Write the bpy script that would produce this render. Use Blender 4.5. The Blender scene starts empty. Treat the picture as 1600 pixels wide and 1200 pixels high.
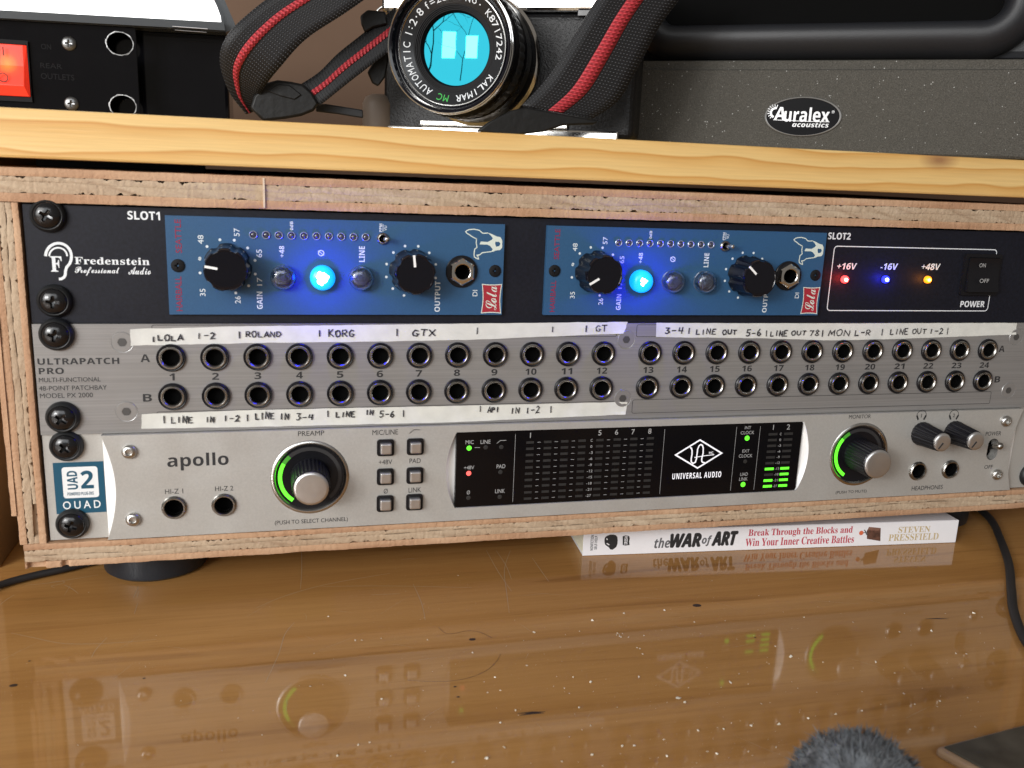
import bpy, bmesh, math, random
from mathutils import Vector, Matrix, noise
C = bpy.context.scene.collection
S = 0.001                                   # everything below is written in millimetres
R = math.radians
random.seed(7)

# ------------------------------------------------------------------ camera
FPX = 1401.82
CAM = Vector((93.777, -370.679, 151.197))
YAW, PITCH, ROLL = 0.252734, -0.230013, 0.0407302
fwd = Vector((math.sin(YAW)*math.cos(PITCH), math.cos(YAW)*math.cos(PITCH), math.sin(PITCH)))
rt0 = Vector((math.cos(YAW), -math.sin(YAW), 0)); up0 = rt0.cross(fwd)
RT = math.cos(ROLL)*rt0 + math.sin(ROLL)*up0
UP = -math.sin(ROLL)*rt0 + math.cos(ROLL)*up0
cd = bpy.data.cameras.new('camera'); cam = bpy.data.objects.new('camera', cd); C.objects.link(cam)
cd.sensor_fit = 'HORIZONTAL'; cd.sensor_width = 36; cd.lens = FPX/1600*36
cd.clip_start = 0.01; cd.clip_end = 50
m = Matrix((RT, UP, -fwd)).transposed().to_4x4(); m.translation = CAM*S
cam.matrix_world = m
bpy.context.scene.camera = cam
cd.dof.use_dof = True; cd.dof.focus_distance = 0.43; cd.dof.aperture_fstop = 20.0

# ------------------------------------------------------------------ world, window light, exposure
w = bpy.data.worlds.new('World'); bpy.context.scene.world = w; w.use_nodes = True
bg = w.node_tree.nodes['Background']; bg.inputs[0].default_value = (0.80, 0.72, 0.63, 1); bg.inputs[1].default_value = 0.24
vs = bpy.context.scene.view_settings
vs.view_transform = 'Standard'; vs.look = 'None'; vs.gamma = 1; vs.exposure = 0.0; vs.use_curve_mapping = False
def area(name, loc, target, sx, sy, power, col):
    l = bpy.data.lights.new(name, 'AREA'); l.shape = 'RECTANGLE'; l.size = sx; l.size_y = sy; l.energy = power; l.color = col
    o = bpy.data.objects.new(name, l); C.objects.link(o)
    o.location = Vector(loc); d = Vector(target)-Vector(loc)
    o.rotation_euler = d.to_track_quat('-Z', 'Y').to_euler()
    return o
area('window_light', (-0.95, -0.97, 0.52), (0.15, 0, 0.08), 1.0, 0.9, 20.5, (1.0, 0.985, 0.96))
area('window_light_far', (-0.25, -2.1, 1.1), (0.2, 0, 0.1), 1.3, 0.9, 13, (0.93, 0.97, 1.0))
area('bright_pane', (-0.80, -0.80, 0.40), (0.17, 0.06, 0.207), 0.10, 0.18, 3.4, (1, 1, 1))
area('bright_pane', (-0.655, -0.90, 0.385), (0.17, 0.06, 0.207), 0.085, 0.15, 2.8, (1, 1, 1))

# ------------------------------------------------------------------ helpers
def at(u, v, y=None, z=None, pl=None):
    """where the sight line of a spot in the picture meets a plane of the place (mm)"""
    d = fwd + RT*((u-800)/FPX) - UP*((v-600)/FPX)
    if pl is not None:
        p, n = pl; t = (p-CAM).dot(n)/d.dot(n)
    else:
        t = (y-CAM.y)/d.y if y is not None else (z-CAM.z)/d.z
    return CAM + d*t
def proj(p):
    d = p-CAM; z = d.dot(fwd); return 800+FPX*d.dot(RT)/z, 600-FPX*d.dot(UP)/z

class MB:
    def __init__(s): s.v = []; s.f = []; s.uv = None; s.mk = []
    def mark(s): s.mk.append((len(s.v), len(s.f))); return s
    def build_words(s, name, m, parent, **k):
        """one mesh object for each word or mark"""
        ms = sorted(set([(0, 0)]+s.mk+[(len(s.v), len(s.f))])); out = []
        for (v0, f0), (v1, f1) in zip(ms, ms[1:]):
            if f1 > f0:
                q = MB(); q.v = s.v[v0:v1]; q.f = [tuple(i-v0 for i in f) for f in s.f[f0:f1]]; out.append(q.build(name, m, parent, **k))
        return out
    def add(s, vs_, fs_):
        n = len(s.v); s.v += [tuple(p) for p in vs_]; s.f += [tuple(i+n for i in f) for f in fs_]; return s
    def box(s, x0, x1, y0, y1, z0, z1, fr=None):
        P = [(x, y, z) for x in (x0, x1) for y in (y0, y1) for z in (z0, z1)]
        if fr: P = [fr(p) for p in P]
        return s.add(P, [(0,1,3,2),(4,6,7,5),(0,4,5,1),(2,3,7,6),(0,2,6,4),(1,5,7,3)])
    def lathe(s, o, prof, n=32, ax=((1,0,0),(0,0,1),(0,-1,0)), cap0=False, cap1=False, sx=1, sz=1):
        a, b, c = (Vector(q) for q in ax); o = Vector(o); P = []; F = []
        for (r, h) in prof:
            for i in range(n):
                t = 2*math.pi*i/n; P.append(o + a*(r*math.cos(t)*sx) + b*(r*math.sin(t)*sz) + c*h)
        for k in range(len(prof)-1):
            for i in range(n):
                j = (i+1) % n; F.append((k*n+i, k*n+j, (k+1)*n+j, (k+1)*n+i))
        if cap0: F.append(tuple(range(n-1, -1, -1)))
        if cap1: F.append(tuple(range((len(prof)-1)*n, len(prof)*n)))
        return s.add(P, F)
    def tube(s, pts, r, n=8, cap=True):
        pts = [Vector(p) for p in pts]; P = []; F = []
        rr = r if isinstance(r, (list, tuple)) else [r]*len(pts)
        t0 = (pts[1]-pts[0]).normalized(); a = t0.orthogonal().normalized()
        for k, p in enumerate(pts):
            t = (pts[min(k+1, len(pts)-1)]-pts[max(k-1, 0)]).normalized()
            a = (a - t*a.dot(t)).normalized(); b = t.cross(a)
            for i in range(n):
                q = 2*math.pi*i/n; P.append(p + a*rr[k]*math.cos(q) + b*rr[k]*math.sin(q))
        for k in range(len(pts)-1):
            for i in range(n):
                j = (i+1) % n; F.append((k*n+i, k*n+j, (k+1)*n+j, (k+1)*n+i))
        if cap: F += [tuple(range(n-1, -1, -1)), tuple(range((len(pts)-1)*n, len(pts)*n))]
        return s.add(P, F)
    def stroke(s, pts, wd, nrm=(0,-1,0), taper=None):
        """flat pen stroke of width wd through pts in the plane with normal nrm"""
        pts = [Vector(p) for p in pts]; nrm = Vector(nrm); P = []; F = []
        for k, p in enumerate(pts):
            t = (pts[min(k+1, len(pts)-1)]-pts[max(k-1, 0)])
            t = t.normalized() if t.length > 1e-9 else Vector((1,0,0))
            q = t.cross(nrm).normalized(); ww = wd*(taper[k] if taper else 1)
            if 0 < k < len(pts)-1:
                a = (pts[k]-pts[k-1]).normalized(); c = max(0.5, a.dot(t)); ww /= c
            P += [p+q*ww/2, p-q*ww/2]
        for k in range(len(pts)-1): F.append((2*k, 2*k+1, 2*k+3, 2*k+2))
        return s.add(P, F)
    def build(s, name, m, parent=None, smooth=None, bevel=None, loc=None, bseg=2):
        """links the collected geometry as ONE mesh object; loc (mm) makes it local geometry placed there"""
        base = origin_of(parent)
        me = bpy.data.meshes.new(name)
        off = Vector((0,0,0)) if loc is not None else base
        me.from_pydata([((Vector(p)-off)*S)[:] for p in s.v], [], s.f); me.update()
        bm = bmesh.new(); bm.from_mesh(me); bmesh.ops.recalc_face_normals(bm, faces=bm.faces); bm.to_mesh(me); bm.free()
        if s.uv:
            ul = me.uv_layers.new(name='UVMap')
            for li, l in enumerate(me.loops): ul.data[li].uv = s.uv[l.vertex_index]
        if m is not None: me.materials.append(m)
        if smooth is not None:
            me.polygons.foreach_set('use_smooth', [True]*len(me.polygons)); me.set_sharp_from_angle(angle=R(smooth))
        o = bpy.data.objects.new(name, me); C.objects.link(o)
        if parent: o.parent = parent
        ORI[o.name] = base
        if loc is not None:
            o.location = (Vector(loc)-base)*S; ORI[o.name] = Vector(loc)
        if bevel:
            b = o.modifiers.new('bevel', 'BEVEL'); b.width = bevel*S; b.segments = bseg; b.limit_method = 'ANGLE'; b.angle_limit = R(40)
        return o
ORI = {}
def origin_of(o): return ORI[o.name] if o is not None else Vector((0,0,0))
def thing(name, loc, label, cat, group=None):
    o = bpy.data.objects.new(name, None); C.objects.link(o); o.empty_display_size = 0.02
    o.location = Vector(loc)*S; ORI[o.name] = Vector(loc)
    o['label'] = label; o['category'] = cat
    if group: o['group'] = group
    return o
def tag(o, label=None, cat=None, group=None, kind=None):
    for k, v_ in (('label', label), ('category', cat), ('group', group), ('kind', kind)):
        if v_: o[k] = v_
    return o
def copy_tree(o, parent=None, delta=None, lab=None):
    c = o.copy(); C.objects.link(c); c.parent = parent
    ORI[c.name] = ORI[o.name] + (delta or Vector((0,0,0)))
    for ch in list(o.children): copy_tree(ch, c, delta)
    return c
def place(o, parent, p):
    """a copy of part o (with its sub-parts) at p (mm)"""
    c = o.copy(); C.objects.link(c); c.parent = parent
    c.location = (Vector(p)-origin_of(parent))*S; ORI[c.name] = Vector(p)
    for ch in list(o.children):
        d = ch.copy(); C.objects.link(d); d.parent = c; ORI[d.name] = Vector(p)
    return c

def curve_mesh(c, keep=False):
    o = bpy.data.objects.new('tmp', c); me = o.to_mesh()
    V = [v.co.copy() for v in me.vertices]; F = [tuple(p.vertices) for p in me.polygons]
    o.to_mesh_clear(); bpy.data.objects.remove(o)
    if not keep: bpy.data.curves.remove(c)
    return V, F
def plate(mb, outer, holes, y0, y1, pl=None):
    """sheet in the XZ plane from y0 (front) to y1 with holes; outlines are lists of (x, z)"""
    c = bpy.data.curves.new('p', 'CURVE'); c.dimensions = '2D'; c.fill_mode = 'BOTH'
    for ring in [outer]+list(holes):
        sp = c.splines.new('POLY'); sp.points.add(len(ring)-1)
        for i, (x, z) in enumerate(ring): sp.points[i].co = (x, z, 0, 1)
        sp.use_cyclic_u = True
    c.extrude = abs(y1-y0)/2
    V, F = curve_mesh(c); mid = (y0+y1)/2
    mb.add([(v.x, mid-v.z, v.y) for v in V], F)
    return mb
def ring(x, z, r, n=28, rz=None): return [(x+r*math.cos(2*math.pi*i/n), z+(rz or r)*math.sin(2*math.pi*i/n)) for i in range(n)]
def rrect(x0, x1, z0, z1, r, n=5):
    P = []
    for cx, cz, a in ((x1-r, z1-r, 0), (x0+r, z1-r, 90), (x0+r, z0+r, 180), (x1-r, z0+r, 270)):
        for i in range(n+1): P.append((cx+r*math.cos(R(a+90*i/n)), cz+r*math.sin(R(a+90*i/n))))
    return P

# text: builtin font; the mathematical alphabets give the serif, script and bold cuts
def alpha(s, kind):
    up, lo, dg = {'serif': (0x1D400, 0x1D41A, 0x1D7CE), 'serifit': (0x1D468, 0x1D482, None), 'script': (0x1D4D0, 0x1D4EA, None),
                  'bold': (0x1D5D4, 0x1D5EE, 0x1D7EC), 'boldit': (0x1D63C, 0x1D656, 0x1D7EC), 'it': (0x1D608, 0x1D622, None),
                  'sans': (0x1D5A0, 0x1D5BA, 0x1D7E2)}[kind]
    r = ''
    for ch in s:
        if 'A' <= ch <= 'Z': r += chr(up+ord(ch)-65)
        elif 'a' <= ch <= 'z': r += chr(lo+ord(ch)-97)
        elif '0' <= ch <= '9' and dg: r += chr(dg+ord(ch)-48)
        else: r += ch
    return r
GLY = {}
TC = bpy.data.curves.new('text_source', 'FONT')
def glyphs(s, off, space):
    k = (s, off, space)
    if k not in GLY:
        c = TC; c.body = s; c.offset = 0; c.space_character = space; c.resolution_u = 4
        V, F = curve_mesh(c, True)
        x0 = min(v.x for v in V); x1 = max(v.x for v in V); y0 = min(v.y for v in V); y1 = max(v.y for v in V)
        GLY[k] = ([((v.x-x0)/(x1-x0)-.5, (v.y-y0)/(y1-y0)-.5) for v in V], F)
    return GLY[k]
def word(mb, s, c, wd, ht, ex=(1,0,0), ez=(0,0,1), rot=0, kind=None, off=0.0, space=1.0, tilt=0.0, shear=0.0):
    """text s, bounding box wd x ht mm centred on c, in the plane of ex, ez; rot 90 reads upward"""
    mb.mark(); V, F = glyphs(alpha(s, kind) if kind else s, 0, space); ex = Vector(ex); ez = Vector(ez); c = Vector(c)
    a = R(rot+tilt); X = ex*math.cos(a)+ez*math.sin(a); Y = -ex*math.sin(a)+ez*math.cos(a); nn = ex.cross(ez)
    if kind is None and off == 0: off = .012
    for k_, (dx, dz) in enumerate(((0, 0), (1, 0), (-1, 0), (0, 1), (0, -1)) if off else ((0, 0),)):
        q = off*.9*ht   # a heavier cut: the same word again, a hair to each side
        mb.add([c + X*(x*(wd-2*q)+shear*y*ht+dx*q) + Y*(y*(ht-2*q)+dz*q) + nn*(.002*k_) for x, y in V], F)
def pword(mb, s, u, v, wp, hp, y, rot=0, pl=None, ex=(1,0,0), **k):
    """the same, sized from the size the word shows on the plane"""
    P = lambda a, b: at(a, b, pl=pl) if pl else at(a, b, y=y)
    c = P(u, v); sx = (P(u+4, v)-P(u-4, v)).length/8; sz = (P(u, v+4)-P(u, v-4)).length/8
    if rot: word(mb, s, c, wp*sz, hp*sx, ex=ex, rot=rot, **k)
    else: word(mb, s, c, wp*sx, hp*sz, ex=ex, **k)

# ------------------------------------------------------------------ materials
def newmat(name):
    m = bpy.data.materials.new(name); m.use_nodes = True
    return m, m.node_tree, m.node_tree.nodes['Principled BSDF']
def lin(c):
    if isinstance(c, str):
        c = [int(c[i:i+2], 16)/255 for i in (0, 2, 4)]
        c = [x/12.92 if x <= .04045 else ((x+.055)/1.055)**2.4 for x in c]
    return (*c, 1)
def mat(name, col, rough=.5, metal=0, var=0, vscale=(200,200,200), bump=0, bscale=(900,900,900), bdet=3, spec=.5, coat=0, emit=None, estr=0,
        rvar=0, trans=0, ior=1.5, coatr=.05, sheen=0):
    m, nt, b = newmat(name); N = nt.nodes; L = nt.links
    b.inputs['Base Color'].default_value = lin(col); b.inputs['Roughness'].default_value = rough
    b.inputs['Metallic'].default_value = metal; b.inputs['Specular IOR Level'].default_value = spec
    b.inputs['Coat Weight'].default_value = coat; b.inputs['Coat Roughness'].default_value = coatr
    b.inputs['Transmission Weight'].default_value = trans; b.inputs['IOR'].default_value = ior
    b.inputs['Sheen Weight'].default_value = sheen
    if emit: b.inputs['Emission Color'].default_value = lin(emit); b.inputs['Emission Strength'].default_value = estr
    if var or bump or rvar: tc = N.new('ShaderNodeTexCoord')
    def nz(sc, det=3):
        mp = N.new('ShaderNodeMapping'); mp.inputs['Scale'].default_value = sc; L.new(tc.outputs['Object'], mp.inputs[0])
        n = N.new('ShaderNodeTexNoise'); n.inputs['Scale'].default_value = 1; n.inputs['Detail'].default_value = det
        L.new(mp.outputs[0], n.inputs['Vector']); return n
    if var:
        n = nz(vscale, 4); mr = N.new('ShaderNodeMapRange'); mr.inputs[1].default_value = .3; mr.inputs[2].default_value = .7
        mr.inputs[3].default_value = 1-var; mr.inputs[4].default_value = 1+var
        L.new(n.outputs['Fac'], mr.inputs[0])
        hs = N.new('ShaderNodeVectorMath'); hs.operation = 'SCALE'; hs.inputs[0].default_value = lin(col)[:3]
        L.new(mr.outputs[0], hs.inputs['Scale']); L.new(hs.outputs[0], b.inputs['Base Color'])
    if rvar:
        n = nz((60, 60, 60), 5); mr = N.new('ShaderNodeMapRange'); mr.inputs[1].default_value = .3; mr.inputs[2].default_value = .7
        mr.inputs[3].default_value = max(0, rough-rvar); mr.inputs[4].default_value = rough+rvar
        L.new(n.outputs['Fac'], mr.inputs[0]); L.new(mr.outputs[0], b.inputs['Roughness'])
    if bump:
        n = nz(bscale, bdet); bp = N.new('ShaderNodeBump'); bp.inputs['Strength'].default_value = 1; bp.inputs['Distance'].default_value = bump*S
        L.new(n.outputs['Fac'], bp.inputs['Height']); L.new(bp.outputs[0], b.inputs['Normal'])
    return m
def ramp(N, stops):
    r = N.new('ShaderNodeValToRGB'); e = r.color_ramp.elements
    while len(e) < len(stops): e.new(.5)
    for i, (p, c) in enumerate(stops): e[i].position = p; e[i].color = lin(c)
    return r

M = {}
M['black_panel'] = mat('black_painted_metal', (.006,.007,.013), .5, spec=.3, var=.3, vscale=(700,700,700), bump=.05, bscale=(2500,2500,2500), rvar=.06)
M['blue_panel'] = mat('blue_painted_metal', (.022,.082,.18), .45, var=.07, vscale=(2200,2200,2200), bump=.03, bscale=(2200,2200,2200))
M['patch'] = mat('grey_brushed_aluminium', (.27,.262,.256), .45, .35, var=.10, vscale=(12,300,1500), bump=.02, bscale=(30,500,3500), rvar=.05)
M['silver'] = mat('silver_blasted_aluminium', (.46,.45,.425), .45, .35, var=.05, vscale=(1500,1500,1500), bump=.03, bscale=(3000,3000,3000), rvar=.13)
M['silver_edge'] = mat('silver_lit_edge', (.92,.92,.91), .35, .15, bump=.01)  # paler than the fascia: the window's gleam on the scoops is in the colour
M['chrome'] = mat('chrome', (.75,.74,.72), .12, 1, rvar=.05)
M['nickel'] = mat('nickel', (.36,.35,.33), .26, 1, rvar=.08)
M['steel'] = mat('brushed_steel', (.55,.54,.52), .3, 1, rvar=.1)
M['cap_alu'] = mat('turned_aluminium', (.62,.61,.6), .33, .9, var=.05)
M['blk_plastic'] = mat('black_plastic', (.006,.006,.008), .34, spec=.35, rvar=.06, bump=.03, bscale=(1500,1500,1500))
M['blk_gloss'] = mat('black_gloss_plastic', (.003,.003,.006), .12, spec=.5, rvar=.04)
M['blk_matte'] = mat('black_matte', (.005,.005,.006), .7, spec=.25)
M['bore'] = mat('socket_bore', (.002,.002,.002), .8, spec=.05)
M['washer'] = mat('black_nylon_washer', (.010,.011,.012), .45, spec=.4, bump=.04, bscale=(1200,1200,1200))
M['screw'] = mat('black_oxide_screw', (.008,.008,.009), .17, .0, rvar=.08, bump=.03)
M['rubber'] = mat('black_rubber', (.012,.013,.015), .55, bump=.05)
M['white_ink'] = mat('white_ink', (.72,.75,.78), .6, var=.1, vscale=(1500,)*3)
M['white_ink_blue'] = mat('pale_ink', (.62,.68,.72), .6, var=.1, vscale=(1500,)*3)
M['red_ink'] = mat('dark_red_ink', (.24,.010,.045), .55)
M['cream_ink'] = mat('cream_ink', (.60,.66,.60), .6)
M['black_ink'] = mat('black_ink', (.02,.02,.022), .6)
M['marker'] = mat('black_marker_ink', (.03,.03,.035), .55, var=.5, vscale=(900,)*3)
M['grey_ink'] = mat('grey_ink', (.16,.16,.17), .6)
M['dim_ink'] = mat('dim_white_ink', (.36,.36,.36), .6)
M['faint_ink'] = mat('faint_ink', (.012,.012,.013), .8, spec=.1)
M['tape'] = mat('white_tape', (.63,.63,.59), .65, var=.07, vscale=(160,)*3, bump=.06, bscale=(500,90,900))
M['badge_red'] = mat('red_badge_print', (.34,.02,.035), .45)
M['label_blue'] = mat('teal_blue_sticker', (.008,.075,.13), .35)
M['label_white'] = mat('white_sticker', (.75,.77,.78), .4)
M['display'] = mat('black_display_window', (.003,.003,.004), .2, rvar=.03, spec=.3)
M['meter'] = mat('unlit_meter_segment', (.022,.022,.022), .5)
M['g_led'] = mat('lit_green_led', (.1,.9,.05), .5, emit=(.14,1.0,.015), estr=.95)
M['g_led_dim'] = mat('fading_green_led', (.05,.2,.03), .5, emit=(.08,.6,.01), estr=.28)
M['r_led'] = mat('lit_red_led', (.9,.1,.08), .5, emit=(1.0,.11,.10), estr=1.25)
M['ring_off'] = mat('unlit_ring', (.028,.028,.03), .45)
M['red16'] = mat('red_led_dome', (.9,.05,.05), .25, emit=(1,.05,.05), estr=3.5)
M['red16c'] = mat('red_led_core', (1,.6,.5), .25, emit=(1,.55,.35), estr=9)
M['blue16'] = mat('blue_led_dome', (.02,.02,.9), .25, emit=(.02,.03,1), estr=3.0)
M['blue16c'] = mat('blue_led_core', (.5,.6,1), .25, emit=(.45,.6,1), estr=12)
M['amb48'] = mat('amber_led_dome', (.9,.4,.02), .25, emit=(1,.24,.008), estr=1.7)
M['amb48c'] = mat('amber_led_core', (1,.8,.4), .25, emit=(1,.55,.10), estr=6)
M['cap_clear'] = mat('clear_button_plastic', (.80,.84,.92), .04, trans=1.0, ior=1.49, rvar=.03)
M['cap_in'] = mat('button_lamp_holder', (.10,.12,.16), .3)
M['mini_led'] = mat('dark_clear_led', (.05,.05,.07), .1, coat=1)
def rocker_mat():
    m, nt, b = newmat('lit_red_rocker'); N = nt.nodes; L = nt.links
    b.inputs['Base Color'].default_value = (.75,.04,.02,1); b.inputs['Roughness'].default_value = .3
    tc = N.new('ShaderNodeTexCoord'); sb = N.new('ShaderNodeVectorMath'); sb.operation = 'DISTANCE'; c = at(10, 98, y=125); o = Vector((-100,190,167.6))
    sb.inputs[1].default_value = ((c-o)*S)[:]; L.new(tc.outputs['Object'], sb.inputs[0])
    mr = N.new('ShaderNodeMapRange'); mr.inputs[1].default_value = .0005; mr.inputs[2].default_value = .0075; mr.inputs[3].default_value = 1; mr.inputs[4].default_value = 0; L.new(sb.outputs['Value'], mr.inputs[0])
    r = ramp(N, [(0, (.62,.028,.012)), (.35, (.85,.06,.012)), (.75, (1.0,.28,.02)), (1, (1,.50,.04))]); L.new(mr.outputs[0], r.inputs[0])
    ck = N.new('ShaderNodeTexChecker'); ck.inputs['Scale'].default_value = 1700; ck.inputs[1].default_value = (1,1,1,1); ck.inputs[2].default_value = (.8,.8,.8,1); L.new(tc.outputs['Object'], ck.inputs[0])
    mx = N.new('ShaderNodeMix'); mx.data_type = 'RGBA'; mx.blend_type = 'MULTIPLY'; mx.inputs[0].default_value = .6; L.new(r.outputs[0], mx.inputs[6]); L.new(ck.outputs[0], mx.inputs[7])
    L.new(mx.outputs[2], b.inputs['Emission Color']); b.inputs['Emission Strength'].default_value = .9
    return m
M['rocker_red'] = rocker_mat()
M['foot'] = mat('black_rubber_foot', (.014,.018,.024), .4, bump=.05)
M['book_white'] = mat('white_book_cover', (.80,.80,.83), .28, coat=.25, coatr=.15)
M['pages'] = mat('cream_pages', (.72,.70,.55), .8, var=.12, vscale=(20,20,4000))
M['book_red'] = mat('crimson_print', (.48,.03,.06), .5)
M['book_gold'] = mat('gold_print', (.52,.41,.22), .5)
M['book_grey'] = mat('grey_print', (.12,.12,.13), .5)
M['book_brown'] = mat('brown_print', (.10,.045,.03), .6, var=.4, vscale=(500,)*3)
M['book_brown2'] = mat('light_brown_print', (.20,.10,.07), .6, var=.3, vscale=(500,)*3)
M['book_orange'] = mat('orange_print', (.62,.14,.06), .5)
M['cable'] = mat('black_cable', (.012,.012,.013), .6, bump=.05)
M['wall'] = mat('brown_wall', (.17,.10,.062), .8, var=.12, vscale=(6,6,6), bump=.1, bscale=(150,)*3)
M['side_panel'] = mat('brown_panel', (.26,.17,.085), .6, var=.12, vscale=(60,8,8), bump=.05)
M['cond'] = mat('black_gloss_enamel', (.003,.003,.004), .07, rvar=.04, spec=.4)
M['bez_grey'] = mat('dark_grey_bezel', (.055,.06,.065), .2)
M['screen'] = mat('glowing_white_screen', (.8,.8,.8), .4, emit=(1,1,1), estr=1.9)
M['silver_tag'] = mat('silver_tag', (.62,.62,.66), .35, .1)
M['bare_edge'] = mat('bare_metal_hole_edge', (.30,.30,.30), .4, .6, var=.5, vscale=(400,)*3, bump=.2)
M['leatherette'] = mat('black_leatherette', (.006,.006,.007), .45, spec=.35, bump=.35, bscale=(900,900,900), bdet=2)
M['leather'] = mat('black_leather_end', (.007,.007,.007), .5, spec=.35, bump=.25, bscale=(250,250,250))
M['lens_black'] = mat('black_anodised_lens', (.004,.004,.005), .28, spec=.3, rvar=.05)
M['lens_ring'] = mat('name_ring_black', (.012,.013,.015), .3)
M['glass'] = mat('coated_front_element', (.006,.085,.112), .02, 1)
M['green_ink'] = mat('green_engraving', (.05,.42,.08), .5)
M['spk'] = mat('black_speaker_paint', (.012,.013,.016), .5, bump=.08, bscale=(1500,)*3, var=.2, vscale=(1500,)*3)
M['spk_in'] = mat('speaker_inside', (.002,.002,.002), .9, spec=.1)
M['badge_blk'] = mat('badge_black', (.003,.003,.004), .5, spec=.08)
M['badge_sil'] = mat('badge_silver', (.34,.34,.34), .35, .5)
M['crumb'] = mat('pale_crumbs', (.75,.70,.58), .8)
M['speck'] = mat('dark_specks', (.035,.018,.01), .7)
M['scratch'] = mat('pale_scratch', (.36,.27,.17), .5)
M['hairm'] = mat('dark_hair', (.13,.07,.035), .4)
M['fur'] = mat('grey_wool', (.075,.083,.092), .9, var=.75, vscale=(260,)*3, sheen=.3)
M['tray'] = mat('dark_glossy_slab', (.055,.052,.042), .3, var=.4, vscale=(90,)*3)
M['tray_rim'] = mat('tan_rim', (.30,.20,.12), .5)
M['beige'] = mat('beige_plastic', (.20,.16,.13), .5)
M['paper_grey'] = mat('pale_card', (.35,.34,.33), .7)

# wood: pine shelf, plywood plies, varnished desk
def pine():
    m, nt, b = newmat('yellow_pine'); N = nt.nodes; L = nt.links
    tc = N.new('ShaderNodeTexCoord'); sep = N.new('ShaderNodeSeparateXYZ'); L.new(tc.outputs['Object'], sep.inputs[0])
    mp = N.new('ShaderNodeMapping'); mp.inputs['Scale'].default_value = (7, 12, 25); mp.inputs['Location'].default_value = (3.1, 0, 0.4); L.new(tc.outputs['Object'], mp.inputs[0])
    n = N.new('ShaderNodeTexNoise'); n.inputs['Scale'].default_value = 1; n.inputs['Detail'].default_value = 3; L.new(mp.outputs[0], n.inputs['Vector'])
    # bands: z plus slow noise
    ad = N.new('ShaderNodeMath'); ad.operation = 'MULTIPLY_ADD'; L.new(n.outputs['Fac'], ad.inputs[0]); ad.inputs[1].default_value = .020; L.new(sep.outputs['Z'], ad.inputs[2])
    y2 = N.new('ShaderNodeMath'); y2.operation = 'MULTIPLY_ADD'; L.new(sep.outputs['Y'], y2.inputs[0]); y2.inputs[1].default_value = .25; L.new(ad.outputs[0], y2.inputs[2])
    fr = N.new('ShaderNodeMath'); fr.operation = 'MULTIPLY'; fr.inputs[1].default_value = 128; L.new(y2.outputs[0], fr.inputs[0])
    fc = N.new('ShaderNodeMath'); fc.operation = 'FRACT'; L.new(fr.outputs[0], fc.inputs[0])
    r = ramp(N, [(0, (.76,.53,.22)), (.45, (.73,.48,.185)), (.80, (.66,.39,.125)), (.92, (.59,.30,.08)), (1.0, (.73,.50,.195))])
    L.new(fc.outputs[0], r.inputs[0])
    mp2 = N.new('ShaderNodeMapping'); mp2.inputs['Scale'].default_value = (30, 200, 900); L.new(tc.outputs['Object'], mp2.inputs[0])
    n2 = N.new('ShaderNodeTexNoise'); n2.inputs['Scale'].default_value = 1; n2.inputs['Detail'].default_value = 4; L.new(mp2.outputs[0], n2.inputs['Vector'])
    mx = N.new('ShaderNodeMix'); mx.data_type = 'RGBA'; mx.blend_type = 'MULTIPLY'; mx.inputs[0].default_value = .35
    L.new(r.outputs[0], mx.inputs[6]); r2 = ramp(N, [(.3, (.7,.7,.7)), (.7, (1,1,1))]); L.new(n2.outputs['Fac'], r2.inputs[0]); L.new(r2.outputs[0], mx.inputs[7])
    # shadow under the overhanging foam pad, painted as a soft dark spot
    kv = N.new('ShaderNodeVectorMath'); kv.operation = 'SUBTRACT'; kv.inputs[1].default_value = SHADE_SPOT; L.new(tc.outputs['Object'], kv.inputs[0])
    ks = N.new('ShaderNodeVectorMath'); ks.operation = 'MULTIPLY'; ks.inputs[1].default_value = (1, .2, 2.3); L.new(kv.outputs[0], ks.inputs[0])
    kl = N.new('ShaderNodeVectorMath'); kl.operation = 'LENGTH'; L.new(ks.outputs[0], kl.inputs[0])
    kr = N.new('ShaderNodeMapRange'); kr.inputs[1].default_value = .0015; kr.inputs[2].default_value = .012; kr.inputs[3].default_value = .85; kr.inputs[4].default_value = 0; L.new(kl.outputs['Value'], kr.inputs[0])
    mk = N.new('ShaderNodeMix'); mk.data_type = 'RGBA'; L.new(kr.outputs[0], mk.inputs[0]); L.new(mx.outputs[2], mk.inputs[6]); mk.inputs[7].default_value = (.28,.13,.06,1)
    L.new(mk.outputs[2], b.inputs['Base Color']); b.inputs['Roughness'].default_value = .42
    bp = N.new('ShaderNodeBump'); bp.inputs['Distance'].default_value = .0001; L.new(n2.outputs['Fac'], bp.inputs['Height']); L.new(bp.outputs[0], b.inputs['Normal'])
    return m
SHADE_SPOT = (.395, .005, .1655)
M['pine'] = pine()
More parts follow.
